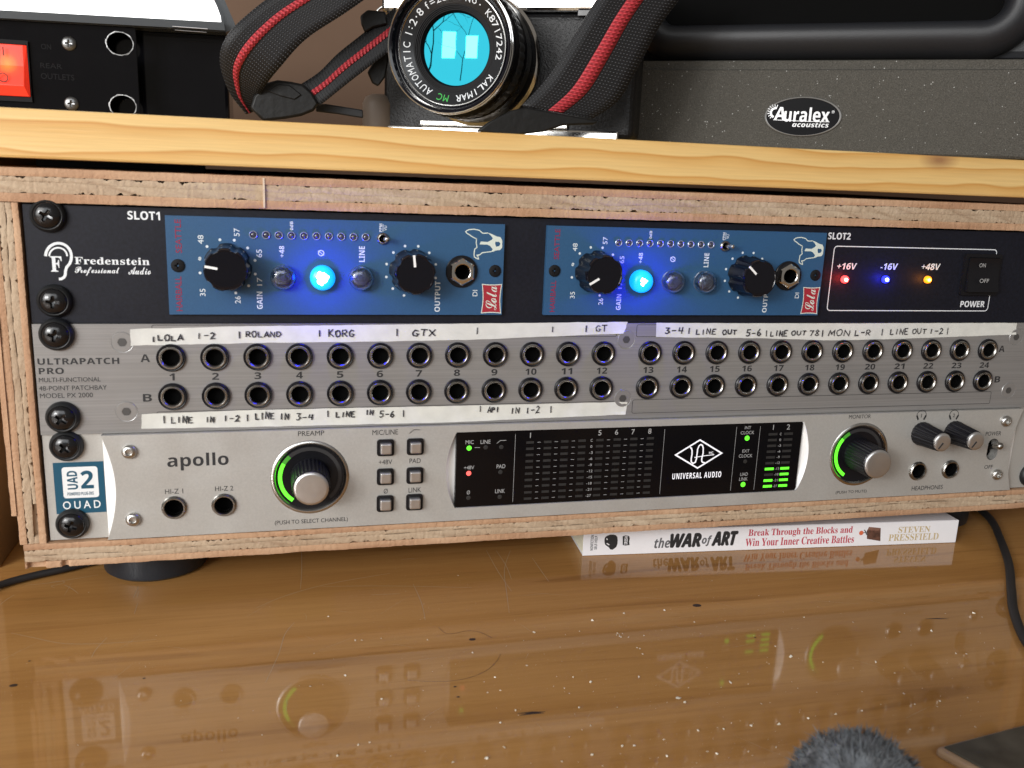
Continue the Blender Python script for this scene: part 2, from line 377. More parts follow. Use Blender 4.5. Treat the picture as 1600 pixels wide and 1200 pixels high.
def plywood(name, stops, sc):
    m, nt, b = newmat(name); N = nt.nodes; L = nt.links
    tc = N.new('ShaderNodeTexCoord'); mp = N.new('ShaderNodeMapping'); mp.inputs['Scale'].default_value = sc; r0_ = N.new('ShaderNodeMapping'); r0_.inputs['Rotation'].default_value = (0, R(-14) if 'cross' in name else 0, 0)
    L.new(tc.outputs['Object'], r0_.inputs[0]); L.new(r0_.outputs[0], mp.inputs[0])
    n = N.new('ShaderNodeTexNoise'); n.inputs['Scale'].default_value = 1; n.inputs['Detail'].default_value = 6; n.inputs['Distortion'].default_value = .3; L.new(mp.outputs[0], n.inputs['Vector'])
    r = ramp(N, stops); L.new(n.outputs['Fac'], r.inputs[0])
    n3 = N.new('ShaderNodeTexNoise'); n3.inputs['Scale'].default_value = 28; n3.inputs['Detail'].default_value = 2; L.new(tc.outputs['Object'], n3.inputs['Vector'])
    mx = N.new('ShaderNodeMix'); mx.data_type = 'RGBA'; mx.blend_type = 'MULTIPLY'; mx.inputs[0].default_value = .6
    r3 = ramp(N, [(.3, (.80,.70,.62)), (.7, (1,1,1))]); L.new(n3.outputs['Fac'], r3.inputs[0]); L.new(r.outputs[0], mx.inputs[6]); L.new(r3.outputs[0], mx.inputs[7])
    L.new(mx.outputs[2], b.inputs['Base Color']); b.inputs['Roughness'].default_value = .75
    n2 = N.new('ShaderNodeTexNoise'); n2.inputs['Scale'].default_value = 900; n2.inputs['Detail'].default_value = 4; L.new(tc.outputs['Object'], n2.inputs['Vector'])
    ad = N.new('ShaderNodeMath'); ad.operation = 'ADD'; L.new(n.outputs['Fac'], ad.inputs[0]); L.new(n2.outputs['Fac'], ad.inputs[1])
    bp = N.new('ShaderNodeBump'); bp.inputs['Distance'].default_value = .0003; L.new(ad.outputs[0], bp.inputs['Height']); L.new(bp.outputs[0], b.inputs['Normal'])
    return m
for ax, sc in (('x', lambda a, c: (a, 80, c)), ('z', lambda a, c: (c, 80, a))):
    M['ply_long_'+ax] = plywood('plywood_face_ply_'+ax, [(.25, (.38,.215,.125)), (.5, (.47,.29,.175)), (.75, (.55,.375,.24))], sc(28, 160))
    M['ply_end_'+ax] = plywood('plywood_cross_ply_'+ax, [(.25, (.33,.23,.15)), (.42, (.43,.325,.225)), (.7, (.50,.395,.28))], sc(45, 420))
    M['ply_mid_'+ax] = plywood('plywood_core_ply_'+ax, [(.28, (.42,.28,.17)), (.5, (.54,.40,.27)), (.7, (.60,.47,.33))], sc(30, 260))

def desk_mat():
    m, nt, b = newmat('varnished_brown_wood'); N = nt.nodes; L = nt.links
    tc = N.new('ShaderNodeTexCoord')
    def nz(sc, det, dist=0, loc=(0,0,0)):
        mp = N.new('ShaderNodeMapping'); mp.inputs['Scale'].default_value = sc; mp.inputs['Location'].default_value = loc; L.new(tc.outputs['Object'], mp.inputs[0])
        n = N.new('ShaderNodeTexNoise'); n.inputs['Scale'].default_value = 1; n.inputs['Detail'].default_value = det; n.inputs['Distortion'].default_value = dist
        L.new(mp.outputs[0], n.inputs['Vector']); return n
    a = nz((2.2, 26, 1), 4, .5); r = ramp(N, [(.28, (.32,.155,.045)), (.5, (.40,.205,.064)), (.72, (.45,.245,.084))]); L.new(a.outputs['Fac'], r.inputs[0])
    f = nz((14, 420, 1), 5, .3); rf = ramp(N, [(.3, (.88,.87,.86)), (.7, (1.04,1.04,1.04))]); L.new(f.outputs['Fac'], rf.inputs[0])
    mx = N.new('ShaderNodeMix'); mx.data_type = 'RGBA'; mx.blend_type = 'MULTIPLY'; mx.inputs[0].default_value = .8; L.new(r.outputs[0], mx.inputs[6]); L.new(rf.outputs[0], mx.inputs[7])
    # dark grain streaks
    g = nz((5, 75, 1), 3, 1.2, (.3, .2, 0)); rg = ramp(N, [(.60, (1,1,1)), (.70, (.62,.55,.5))]); L.new(g.outputs['Fac'], rg.inputs[0])
    m2 = N.new('ShaderNodeMix'); m2.data_type = 'RGBA'; m2.blend_type = 'MULTIPLY'; m2.inputs[0].default_value = .55; L.new(mx.outputs[2], m2.inputs[6]); L.new(rg.outputs[0], m2.inputs[7])
    # pores, dust film
    po = nz((60, 1500, 1), 3); rp = ramp(N, [(.30, (.72,.68,.62)), (.42, (1,1,1))]); L.new(po.outputs['Fac'], rp.inputs[0])
    m3 = N.new('ShaderNodeMix'); m3.data_type = 'RGBA'; m3.blend_type = 'MULTIPLY'; m3.inputs[0].default_value = .5; L.new(m2.outputs[2], m3.inputs[6]); L.new(rp.outputs[0], m3.inputs[7])
    du = nz((1400, 1400, 1), 2); rq = ramp(N, [(.66, (0,0,0)), (.74, (1,1,1))]); L.new(du.outputs['Fac'], rq.inputs[0])
    du2 = nz((11, 15, 1), 5, .8); rq2 = ramp(N, [(.40, (.02,.02,.02)), (.70, (.40,.40,.40))]); L.new(du2.outputs['Fac'], rq2.inputs[0])
    ml = N.new('ShaderNodeMath'); ml.operation = 'MULTIPLY'; L.new(rq.outputs[0], ml.inputs[0]); L.new(rq2.outputs[0], ml.inputs[1])
    m4 = N.new('ShaderNodeMix'); m4.data_type = 'RGBA'; L.new(ml.outputs[0], m4.inputs[0]); L.new(m3.outputs[2], m4.inputs[6]); m4.inputs[7].default_value = (.62,.52,.40,1)
    L.new(m4.outputs[2], b.inputs['Base Color'])
    b.inputs['Roughness'].default_value = .6; b.inputs['Specular IOR Level'].default_value = 0; b.inputs['Coat Weight'].default_value = 1; b.inputs['Coat IOR'].default_value = 1.39
    d = nz((9, 14, 1), 6, .6); rd = N.new('ShaderNodeMapRange'); rd.inputs[1].default_value = .35; rd.inputs[2].default_value = .75; rd.inputs[3].default_value = .025; rd.inputs[4].default_value = .085
    L.new(d.outputs['Fac'], rd.inputs[0]); L.new(rd.outputs[0], b.inputs['Coat Roughness'])
    w_ = nz((16, 16, 1), 2); bp = N.new('ShaderNodeBump'); bp.inputs['Distance'].default_value = .00012; L.new(w_.outputs['Fac'], bp.inputs['Height']); L.new(bp.outputs[0], b.inputs['Coat Normal'])
    return m
M['desk'] = desk_mat()

def web_mat(name, col, hi, rows, cols, lo=-1.3):
    """webbing: UV x across the strap, y along it (mm)"""
    m, nt, b = newmat(name); N = nt.nodes; L = nt.links
    tc = N.new('ShaderNodeTexCoord'); sp = N.new('ShaderNodeSeparateXYZ'); L.new(tc.outputs['UV'], sp.inputs[0])
    def wv(out, k, ph=None):
        a = N.new('ShaderNodeMath'); a.operation = 'MULTIPLY'; a.inputs[1].default_value = k*2*math.pi; L.new(out, a.inputs[0]); src = a
        if ph is not None:
            c = N.new('ShaderNodeMath'); c.operation = 'ADD'; L.new(a.outputs[0], c.inputs[0]); L.new(ph, c.inputs[1]); src = c
        s = N.new('ShaderNodeMath'); s.operation = 'SINE'; L.new(src.outputs[0], s.inputs[0]); return s
    a = wv(sp.outputs['Y'], rows); c = wv(sp.outputs['X'], cols)
    mu = N.new('ShaderNodeMath'); mu.operation = 'MULTIPLY'; L.new(a.outputs[0], mu.inputs[0]); L.new(c.outputs[0], mu.inputs[1])
    ad = N.new('ShaderNodeMath'); ad.operation = 'MULTIPLY_ADD'; L.new(mu.outputs[0], ad.inputs[0]); ad.inputs[1].default_value = .5; L.new(a.outputs[0], ad.inputs[2])
    mr = N.new('ShaderNodeMapRange'); mr.inputs[1].default_value = lo; mr.inputs[2].default_value = 1.45; L.new(ad.outputs[0], mr.inputs[0])
    mx = N.new('ShaderNodeMix'); mx.data_type = 'RGBA'; L.new(mr.outputs[0], mx.inputs[0]); mx.inputs[6].default_value = lin(col); mx.inputs[7].default_value = lin(hi)  # highlights on the ribs are put into the colour with the weave
    L.new(mx.outputs[2], b.inputs['Base Color']); b.inputs['Roughness'].default_value = .6
    bp = N.new('ShaderNodeBump'); bp.inputs['Distance'].default_value = .0006; L.new(mr.outputs[0], bp.inputs['Height']); L.new(bp.outputs[0], b.inputs['Normal'])
    return m
M['web_black'] = web_mat('black_nylon_webbing', (.0035,.0035,.0045), (.13,.135,.15), .62, .85, .55)
M['web_red'] = web_mat('red_nylon_weave', (.22,.008,.014), (.62,.05,.065), .5, .6)

def foam_mat():
    m, nt, b = newmat('charcoal_foam'); N = nt.nodes; L = nt.links
    tc = N.new('ShaderNodeTexCoord')
    n = N.new('ShaderNodeTexNoise'); n.inputs['Scale'].default_value = 1700; n.inputs['Detail'].default_value = 4; L.new(tc.outputs['Object'], n.inputs['Vector'])
    r = ramp(N, [(.3, (.048,.045,.037)), (.6, (.085,.079,.067)), (.76, (.13,.122,.106))]); L.new(n.outputs['Fac'], r.inputs[0])
    v = N.new('ShaderNodeTexVoronoi'); v.inputs['Scale'].default_value = 560; L.new(tc.outputs['Object'], v.inputs['Vector'])
    n2 = N.new('ShaderNodeTexNoise'); n2.inputs['Scale'].default_value = 330; L.new(tc.outputs['Object'], n2.inputs['Vector'])
    s1 = N.new('ShaderNodeMath'); s1.operation = 'LESS_THAN'; s1.inputs[1].default_value = .17; L.new(v.outputs['Distance'], s1.inputs[0])
    s2 = N.new('ShaderNodeMath'); s2.operation = 'GREATER_THAN'; s2.inputs[1].default_value = .60; L.new(n2.outputs['Fac'], s2.inputs[0])
    s3 = N.new('ShaderNodeMath'); s3.operation = 'MULTIPLY'; L.new(s1.outputs[0], s3.inputs[0]); L.new(s2.outputs[0], s3.inputs[1])
    mx = N.new('ShaderNodeMix'); mx.data_type = 'RGBA'; L.new(s3.outputs[0], mx.inputs[0]); L.new(r.outputs[0], mx.inputs[6]); mx.inputs[7].default_value = (.42,.42,.40,1)
    L.new(mx.outputs[2], b.inputs['Base Color']); b.inputs['Roughness'].default_value = .8
    bp = N.new('ShaderNodeBump'); bp.inputs['Distance'].default_value = .0008; L.new(n.outputs['Fac'], bp.inputs['Height']); L.new(bp.outputs[0], b.inputs['Normal'])
    return m
M['foam'] = foam_mat()

# ------------------------------------------------------------------ setting
ZD = -30.9
tag(MB().add([(-900,-700,ZD-18),(1400,-700,ZD-18),(1400,460,ZD-18),(-900,460,ZD-18),(-900,-700,ZD),(1400,-700,ZD),(1400,460,ZD),(-900,460,ZD)],
     [(0,1,2,3),(4,5,6,7),(0,1,5,4),(1,2,6,5),(2,3,7,6),(3,0,4,7)]).build('desk', M['desk']),
    'glossy brown varnished wooden desk top scattered with pale crumbs and scratches', 'desk')
tag(MB().box(-1400, 1900, 462, 480, -800, 1300).build('wall', M['wall']), kind='structure')
t = thing('side_panel', (-36, 46, ZD), 'tan wooden panel standing upright at the left of the plywood rack case', 'panel')
MB().box(-50, -33, 47, 440, ZD+.1, 149).build('board', M['side_panel'], t, bevel=.6)
o = MB().box(-420, 760, 5, 300, 149.6, 167.5).build('pine_shelf', M['pine'], bevel=1.0)
tag(o, 'yellow pine shelf board above the plywood rack case', 'shelf')
t = thing('bracket', (186, 120, 147), 'black strip in the dark gap under the pine shelf', 'strip')
MB().box(-8, 60, 60, 66, 146.2, 149.4).build('strip', M['blk_matte'], t)

# ------------------------------------------------------------------ plywood rack case
case = thing('rack_case', (240, 100, ZD), 'rough plywood rack case holding three units, raised on rubber feet', 'rack case')
def fn(x, seed, sc): return noise.noise(Vector((x*sc, seed*7.31, seed*1.7)))
def ply_board(name, s0, s1, t0, t1, axis, seed, yf=-2.0, chip=None, extra=None):
    """board along s (x or z), thickness t0..t1; five plies, each its own sub-part, rough torn front edges"""
    b = bpy.data.objects.new(name, None); C.objects.link(b); b.parent = case; b.empty_display_size = .01; ORI[b.name] = origin_of(case)
    cuts = [0, .27, .52, .76, 1.0]; big = t0 < 100
    n = int(abs(s1-s0)/.7)
    T = (lambda s, y, t: (s, y, t)) if axis == 'x' else (lambda s, y, t: (t, y, s))
    th = t1-t0
    def bound(k, s):
        if k in (0, 4): return t0+th*cuts[k] + (.18*fn(s, seed+k, .15) + .10*fn(s, seed+k, .7))
        if k == 2: return t0+th*cuts[k] + (1.5*fn(s, seed+k, .016)+.5*fn(s, seed, .05)) + .05*fn(s, seed+k, .6)
        return t0+th*cuts[k] + .30*fn(s, seed+k, .028) + .12*fn(s, seed+k, .35)
    for k in range(4):
        mb = MB(); P = []; F = []
        a0, a1 = s0, s1
        if extra and k in extra: a0, a1 = extra[k]
        for i in range(n+1):
            s = a0+(a1-a0)*i/n
            def gap(kk):
                if kk == 2: return (.34*max(0, min(1, 4*(fn(s, seed+33, .16)+.10))) if big else 0)
                return max(0, fn(s, seed+kk*3+40, .035)*.8+fn(s, seed+kk*3+60, .5)*1.2+fn(s, seed+kk*3+70, 1.6)*.7-.20)*1.3
            core = k in (1, 2)
            lo = bound(k, s) + (gap(k) if k > 0 and core else 0) + .012*(k > 0); hi = bound(k+1, s) - (gap(k+1) if k < 3 and core and not (k == 1) else 0) - .012*(k < 3)
            if hi-lo < .3: hi = lo+.3
            y = yf + .35*fn(s, seed+k*5, .06) + .22*fn(s, seed+k*5+2, .9) + (.22 if core else 0)
            if core: y += .05*fn(s+k, seed+9, 1.9)
            ym = y - .07
            if chip and chip(k, s): y += 1.6; ym += 2.0
            P += [T(s, y+.08, lo), T(s, ym, lo+(hi-lo)*.22), T(s, ym+.1*fn(s, seed+k, 1.4), (lo+hi)/2), T(s, ym, lo+(hi-lo)*.78), T(s, y+.08, hi), T(s, 265, hi), T(s, 265, lo)]
        for i in range(n):
            for j in range(7):
                j2 = (j+1) % 7; F.append((i*7+j, i*7+j2, i*7+7+j2, i*7+7+j))
        F += [tuple(range(7)), tuple(range(n*7, n*7+7))]
        mb.add(P, F)
        mm = M[('ply_long_', 'ply_end_', 'ply_end_', 'ply_long_')[k]+axis]
        mb.build('ply', mm, b, smooth=60)
    return b
ply_board('top_board', -14, 497, 134.0, 146.3, 'x', 3, yf=-2.2)
ply_board('bottom_board', -9.0, 494, -10.6, -.35, 'x', 11, yf=-2.0, chip=lambda k, s: k == 0 and (-8 < s < -1.5 or 5 < s < 7))
ply_board('side_board', -.4, 133.8, -10.4, -.8, 'z', 21, yf=-1.4, chip=lambda k, s: k == 2 and 3 < s < 16)
ply_board('side_board', -.4, 133.8, 483.4, 494, 'z', 31, yf=-1.4)
sb = MB(); P = []
for i in range(60):
    s = 12+122*i/59; P += [(-10.5, -1.9+.2*fn(s, 5, .5), s), (-12.4+.3*fn(s, 9, .2), -1.7, s), (-12.4, 230, s), (-10.5, 230, s)]
sb.add(P, [(i*4+j, i*4+(j+1) % 4, i*4+4+(j+1) % 4, i*4+4+j) for i in range(59) for j in range(4)]+[(0,1,2,3), (236,237,238,239)])
sb.build('veneer_strip', M['ply_long_z'], case, smooth=50)
# pale joint line across the top board
MB().box(at(411, 300, y=-2).x, at(411, 300, y=-2).x+.7, -2.9, -2, 134.5, 145.8).build('glue_seam', mat('dried_glue', (.62,.50,.36), .5, bump=.2), case)
for (x, y) in ((34, 43), (449, 43)):
    f = MB().lathe((0,0,0), [(21,0),(22.5,1.2),(22.9,5),(22.9,20.2),(12,20.3)], 48, ax=((1,0,0),(0,1,0),(0,0,1)), cap0=True).build('rubber_foot', M['foot'], case, smooth=35, loc=(x, y, ZD+.1))

# ------------------------------------------------------------------ rack screws
def head_mesh(Rh, h0, dome, cross, cw, depth):
    mb = MB(); n = 44; P = []; idx = {}; F = []
    for i in range(n+1):
        for j in range(n+1):
            a = -1+2*i/n; b = -1+2*j/n
            # square to disc
            x = a*math.sqrt(1-b*b/2)*Rh; z = b*math.sqrt(1-a*a/2)*Rh; r = math.hypot(x, z)
            h = h0+dome*math.sqrt(max(0, 1-(r/Rh)**2*.93))
            ax_, az_ = abs(x), abs(z)
            arm = (ax_ < cw*(1-.25*az_/cross) and az_ < cross) or (az_ < cw*(1-.25*ax_/cross) and ax_ < cross) or (ax_+az_ < cw*2.1)
            if arm: h -= depth*(1-.45*max(ax_, az_)/cross)
            idx[i, j] = len(P); P.append((x, -h, z))
    for i in range(n):
        for j in range(n): F.append((idx[i,j], idx[i+1,j], idx[i+1,j+1], idx[i,j+1]))
    mb.add(P, F)
    mb.lathe((0,0,0), [(Rh, h0-.6), (Rh, h0+dome*.25)], 44)
    return mb
SCREWP = None
def rack_screw(parent, p, ang):
    global SCREWP
    if SCREWP is None:
        w_ = MB().lathe((0,0,0), [(6.25,.05),(6.35,.5),(6.2,1.4),(5.6,2.3),(5.15,2.7),(4.9,2.6),(4.6,1.4),(3,1.2)], 48).build('rack_screw', M['washer'], parent, smooth=35, loc=p)
        h_ = head_mesh(4.75, 1.9, 2.6, 2.35, .62, 2.2).build('screw_head', M['screw'], w_, smooth=30, loc=p); h_.location = (0,0,0)
        SCREWP = w_; o = w_
    else: o = place(SCREWP, parent, p)
    o.rotation_euler = (0, R(ang), 0)
    return o

# ------------------------------------------------------------------ jack sockets (shared meshes)
JACKP = {}
def jack(parent, p, kind='patch'):
    if kind in JACKP: return place(JACKP[kind], parent, p)
    if kind == 'patch': prof_nut = [(5.5,.02),(5.5,1.0),(5.15,1.35),(4.75,1.2),(4.7,-1.5)]; rg = [(4.72,-1.5),(4.7,1.5),(4.35,2.0),(3.9,2.05),(3.45,1.7),(3.15,1.0),(3.1,-3)]
    else: prof_nut = [(4.95,.02),(4.95,.5),(4.7,.7),(4.4,.5),(4.4,-1)]; rg = [(4.6,-1),(4.6,1.1),(4.2,1.5),(3.8,1.45),(3.45,.8),(3.4,-3)]
    a = MB().lathe((0,0,0), prof_nut, 36).build('jack_socket', M['blk_plastic'] if kind == 'patch' else M['nickel'], parent, smooth=35, loc=p)
    b = MB().lathe((0,0,0), rg, 36).build('sleeve_ring', M['nickel'], a, smooth=35, loc=p); b.location = (0,0,0)
    c = MB().lathe((0,0,0), [(rg[-1][0]+.02, .6), (rg[-1][0]+.02, -14)], 28, cap1=True).build('socket_bore', M['bore'], a, smooth=35, loc=p); c.location = (0,0,0)
    JACKP[kind] = a
    return a

# ------------------------------------------------------------------ unit 1: black chassis
fr = thing('slot_chassis', (241, 100, 89), 'black one-unit chassis with two blue modules and three power lights, top of the rack', 'rack unit')
MA = (49.845, 130.54); MBX = (201.72, 130.54)
def rect(x0, x1, z0, z1): return [(x0,z0),(x1,z0),(x1,z1),(x0,z1)]
rk0, rk1 = at(1507, 396, y=0), at(1553, 461, y=0)
RK = (rk0.x, rk1.x, rk1.z, rk0.z)
mb = plate(MB(), rect(.3, 482.3, 88.75, 133.2), [rect(MA[0]+1, MA[0]+132.3, MA[1]-37.2, MA[1]-1), rect(MBX[0]+1, MBX[0]+132.3, MBX[1]-37.2, MBX[1]-1)], 0, 3)
mb.build('faceplate', M['black_panel'], fr, bevel=.25)
MB().box(22, 460, 3.05, 230, 90, 132).build('chassis_box', M['bore'], fr)
for z, a in ((129.4, 30), (97.4, 5)):
    rack_screw(fr, (8.9, 0, z), a); rack_screw(fr, (474, 0, z), a+40)
mb = MB(); y = -.06
pword(mb, 'SLOT1', 224.6, 336.8, 51, 13.5, y, kind='bold', off=.01)
pword(mb, 'SLOT2', 1311.7, 368.9, 35.5, 10.6, y, kind='bold', off=.01)
pword(mb, '+16V', 1323.2, 416, 30, 10, y, kind='bold', off=.01, shear=.15); pword(mb, '-16V', 1389.4, 416.5, 26, 10, y, kind='bold', off=.01, shear=.15); pword(mb, '+48V', 1454.5, 416.8, 28.7, 10, y, kind='bold', off=.01, shear=.15)
pword(mb, 'POWER', 1519.7, 475.1, 38, 9.5, y, kind='bold', off=.01)
q = [at(u, v, y=y) for u, v in ((1303.6,385.2),(1557,389.7),(1543.7,485.7),(1292.3,485.3))]
xa, xb = (q[0].x+q[3].x)/2, (q[1].x+q[2].x)/2; za, zb = (q[2].z+q[3].z)/2, (q[0].z+q[1].z)/2
loop = rrect(xa, xb, za, zb, 1.6); mb.mark().stroke([(a, y, b) for a, b in loop+loop[:1]], .42)
mb.build_words('lettering', M['white_ink'], fr)
mb = MB(); pword(mb, 'Fredenstein', 175.6, 407.9, 117, 11.5, y, kind='serif', off=.012, space=1.05)
pword(mb, 'Professional', 152, 424, 70, 14, y, kind='script', off=.014); pword(mb, 'Audio', 218, 423, 35, 12.5, y, kind='script', off=.014)
k6 = lambda x, v: at(x/6, 240+v/6, y=y)
arc = [k6(548-121*math.cos(R(a)), 962-122*math.sin(R(a))) for a in range(0, 181, 12)]
arc += [k6(*p) for p in ((668,990),(655,1030),(625,1065),(614,1100),(612,1135),(600,1160),(575,1175),(552,1176))]
mb.stroke(arc, 1.0)
mb.stroke([k6(545-84*math.cos(R(a)), 962-80*math.sin(R(a))) for a in range(0, 181, 12)], .62)
pword(mb, 'F', 87.7, 412.5, 18, 24, y, kind='serif', off=.015)
mb.build('logo', M['white_ink'], fr)
def small_led(parent, u, v, dome, core, col, pw, y0=0):
    c = at(u, v, y=y0-1.5); c.y = y0
    a = MB().lathe(c, [(1.75,.05),(1.8,.9),(1.65,1.5),(1.2,2.1),(.6,2.4),(.05,2.5)], 24).build('indicator_light', dome, parent, smooth=60)
    MB().lathe((c.x-.3, c.y, c.z), [(.85,1.9),(.8,2.45),(.5,2.72),(.05,2.8)], 16).build('light_core', core, a, smooth=60)
    l = bpy.data.lights.new('indicator_glow', 'POINT'); l.energy = pw; l.color = col; l.shadow_soft_size = .0015
    lo = bpy.data.objects.new('indicator_glow', l); C.objects.link(lo); lo.parent = a; lo.location = (Vector((c.x, c.y-4.0, c.z))-origin_of(a))*S
small_led(fr, 1321.6, 436.9, M['red16'], M['red16c'], (1,.03,.03), .0035)
small_led(fr, 1385.4, 436.9, M['blue16'], M['blue16c'], (.02,.02,1), .006)
small_led(fr, 1451.3, 437.3, M['amb48'], M['amb48c'], (1,.3,.02), .0016)
# rocker
rk = MB()
plate(rk, rrect(RK[0], RK[1], RK[2], RK[3], .8), [rrect(RK[0]+1.7, RK[1]-1.2, RK[2]+1.7, RK[3]-1.7, .5)], -1.6, 0)
rk = rk.build('rocker_switch', M['blk_plastic'], fr, bevel=.3)
zc = (RK[2]+RK[3])/2; pd = MB(); P = []
N_ = 12; hz = (RK[3]-RK[2])/2-1.9
for i in range(N_+1):
    s = -1+2*i/N_; yy = -1.0 - 3.2*(s*.5+.5)**1.3 - 1.6*(1-(s*.5+.5))**3
    P += [(RK[0]+1.9, 1, zc-s*hz), (RK[0]+1.9, yy, zc-s*hz), (RK[1]-1.4, yy, zc-s*hz), (RK[1]-1.4, 1, zc-s*hz)]
pd.add(P, [(i*4+j, i*4+j+1, i*4+5+j, i*4+4+j) for i in range(N_) for j in range(3)]+[(0,1,2,3), (N_*4, N_*4+1, N_*4+2, N_*4+3)])
pd.build('paddle', M['blk_plastic'], rk, smooth=30)
mb = MB(); pword(mb, 'ON', 1535.4, 414.6, 10, 6.2, -2.9); pword(mb, 'OFF', 1538, 438.8, 14.5, 6.2, -4.5); mb.build_words('lettering', M['dim_ink'], rk)

# ------------------------------------------------------------------ the two blue preamp modules
def knob_mb(Rb, Rt, H, flutes, depth, seg=80, ang0=0):
    mb = MB(); P = []; F = []
    lv = [(Rb, 0.3, 1), (Rb, 1.2, 1), (Rb-.35, 1.8, 1), (Rt+.25, H-2.2, 1), (Rt+.1, H-.8, .9), (Rt-.35, H-.05, .35), (Rt-.8, H, 0), (Rt-1.0, H-.18, 0), (Rt-2.2, H-.12, 0), (.01, H-.35, 0)]
    for r, h, k in lv:
        for i in range(seg):
            t = 2*math.pi*i/seg; c = math.cos(flutes*t+ang0)
            s = depth*k*max(0, (c-.35)/.65)**.8
            P.append(((r-s)*math.cos(t), -h, (r-s)*math.sin(t)))
    for k in range(len(lv)-1):
        for i in range(seg):
            j = (i+1) % seg; F.append((k*seg+i, k*seg+j, (k+1)*seg+j, (k+1)*seg+i))
    return mb.add(P, F)
KNOBM = None
def flute_knob(parent, p, ang, sc=1.0):
    global KNOBM
    if KNOBM is None:
        o = knob_mb(9.2, 8.1, 13.2, 7, 1.0).build('knob', M['blk_gloss'], parent, smooth=32, loc=p)
        ptr = MB().box(3.0, 7.7, -13.35, -12.7, -.45, .45).build('pointer', mat('white_pointer', (.85,.85,.85), .5), o, loc=p); ptr.location = (0,0,0)
        KNOBM = o
    else: o = place(KNOBM, parent, p)
    o.rotation_euler = (0, -R(ang), 0); o.scale = (sc, 1, sc)
    return o
MODP = {}
def module(X, Z, label, lit, a1, a2, with_parts=True):
    t = thing('preamp_module', (X+66, 0, Z-38), label, 'preamp', 'blue preamp modules in the top unit')
    dX = X-MA[0]; D = Vector((dX, 0, 0))
    Y = -2.0; Yp = Y-.06
    CX = [43.3, 58.6, 73.9]
    minis = [(34.6+i*4.62*1.04, at(397, 366.3, y=Y).z-Z-.02*i) for i in range(10)]
    m0 = at(395.7, 366.3, y=Y); m9 = at(571.3, 371.8, y=Y)
    minis = [(m0.x+(m9.x-m0.x)*i/9-MA[0], 124.0-130.54) for i in range(10)]
    jk = at(721, 426, y=Y); jx, jz = jk.x-MA[0], -19.8
    tg = at(597.8, 372.7, y=Y); tx, tz = tg.x-MA[0], tg.z-130.54
    if not MODP:
        holes = [ring(jx, jz, 4.4, 24), ring(tx, tz, 1.7, 16)] + [ring(a, b, 1.25, 14) for a, b in minis]
        mb = plate(MB(), [(0,0),(133.35,0),(133.35,-38.1),(0,-38.1)], holes, Y, .6)
        fp = mb.build('module_panel', M['blue_panel'], t, bevel=.2, loc=(X, 0, Z)); MODP['panel'] = fp
        # letterings measured on the left module
        W = MB()
        for s, u, v, wp, hp in (('48',313.5,374.3,14,9),('57',369.9,362.9,12.5,8.8),('65',404.9,396.1,12.5,8.8),('35',316.7,457,11.5,8.8),('26',371.6,468.4,11.5,8.8),('17',405.6,439.9,12.5,8),
                                ('GAIN',405.8,469.3,27,9),('+48',440.2,393.2,18,8),('\u00d8',501.7,395.4,9.5,10),('LINE',565.5,397,24.5,9),('OUTPUT',683.5,463.3,48,8.5),('DI',742.2,458,9.5,7.5),
                                ('0dB',455.4,352.8,13.5,5.3),('PPM',594.8,355.9,13,4.3),('VU',602.4,356.5,7.5,4.3)):
            pword(W, s, u, v, wp, hp, Yp, rot=90, kind='bold' if len(s) > 2 else None)
        W.stroke([at(598.5, 350.3, y=Yp), at(598.5, 362, y=Yp)], .22)
        kc = ((22.31, -19.14, 10.68, (104,75,134,163,44,14,-15,-44,-75,-166,-195)), (94.44, -19.92, 10.51, (105,75,46,135,165,-166,-136,-106,16,-15)))
        for cx, cz, rr, al in kc:
            for a in al:
                W.mark().lathe((MA[0]+cx+rr*math.cos(R(a)), Yp, 130.54+cz+rr*math.sin(R(a))), [(.001,0),(.55,0)], 12)
        MODP['let'] = W.build_words('lettering', M['white_ink_blue'], None, loc=(0,0,0))
        W = MB(); pword(W, 'HAIRBALL', 279.4, 459.1, 54, 9.8, Yp, rot=90); pword(W, 'SEATTLE', 278.5, 369, 52.5, 9.8, Yp, rot=90)
        MODP['red'] = W.build_words('red_lettering', M['red_ink'], None, loc=(0,0,0))
        # dog head emblem
        kk = lambda x, v: at(600+x/7.5, 340+v/7.5, y=Yp)
        W = MB()
        W.stroke([kk(*p) for p in ((1085,250),(1035,225),(1000,200),(970,182),(957,165),(975,150),(1000,140),(1060,136),(1120,150),(1135,165),(1155,182),(1185,184),(1220,180))], .42)
        W.stroke([kk(*p) for p in ((1085,245),(1080,300),(1090,350),(1062,370),(1055,430),(1060,462),(1085,478),(1110,485),(1105,465),(1090,442),(1125,435),(1150,412),(1200,405),(1262,398))], .42)
        poly = [(1210,174),(1265,193),(1320,220),(1365,230),(1385,265),(1385,350),(1362,380),(1310,385),(1275,402),(1258,398),(1275,370),(1240,330),(1210,316),(1120,314),(1135,280),(1215,286),(1262,262),(1276,242),(1250,208)]
        nose = [(1305,282),(1350,285),(1365,308),(1350,335),(1315,341),(1303,312)]
        plate(W, [(kk(*p).x, kk(*p).z) for p in poly], [[(kk(*p).x, kk(*p).z) for p in nose]], Yp, Yp+.04)
        MODP['dog'] = W.build('emblem', M['cream_ink'], None, loc=(0,0,0))
        W = MB(); W2 = MB(); q = [at(u, v, y=Yp) for u, v in ((752.7,443.3),(784.7,443.7),(782.7,490),(751.3,489.6))]
        xa, xb, za, zb = (q[0].x+q[3].x)/2, (q[1].x+q[2].x)/2, (q[2].z+q[3].z)/2, (q[0].z+q[1].z)/2
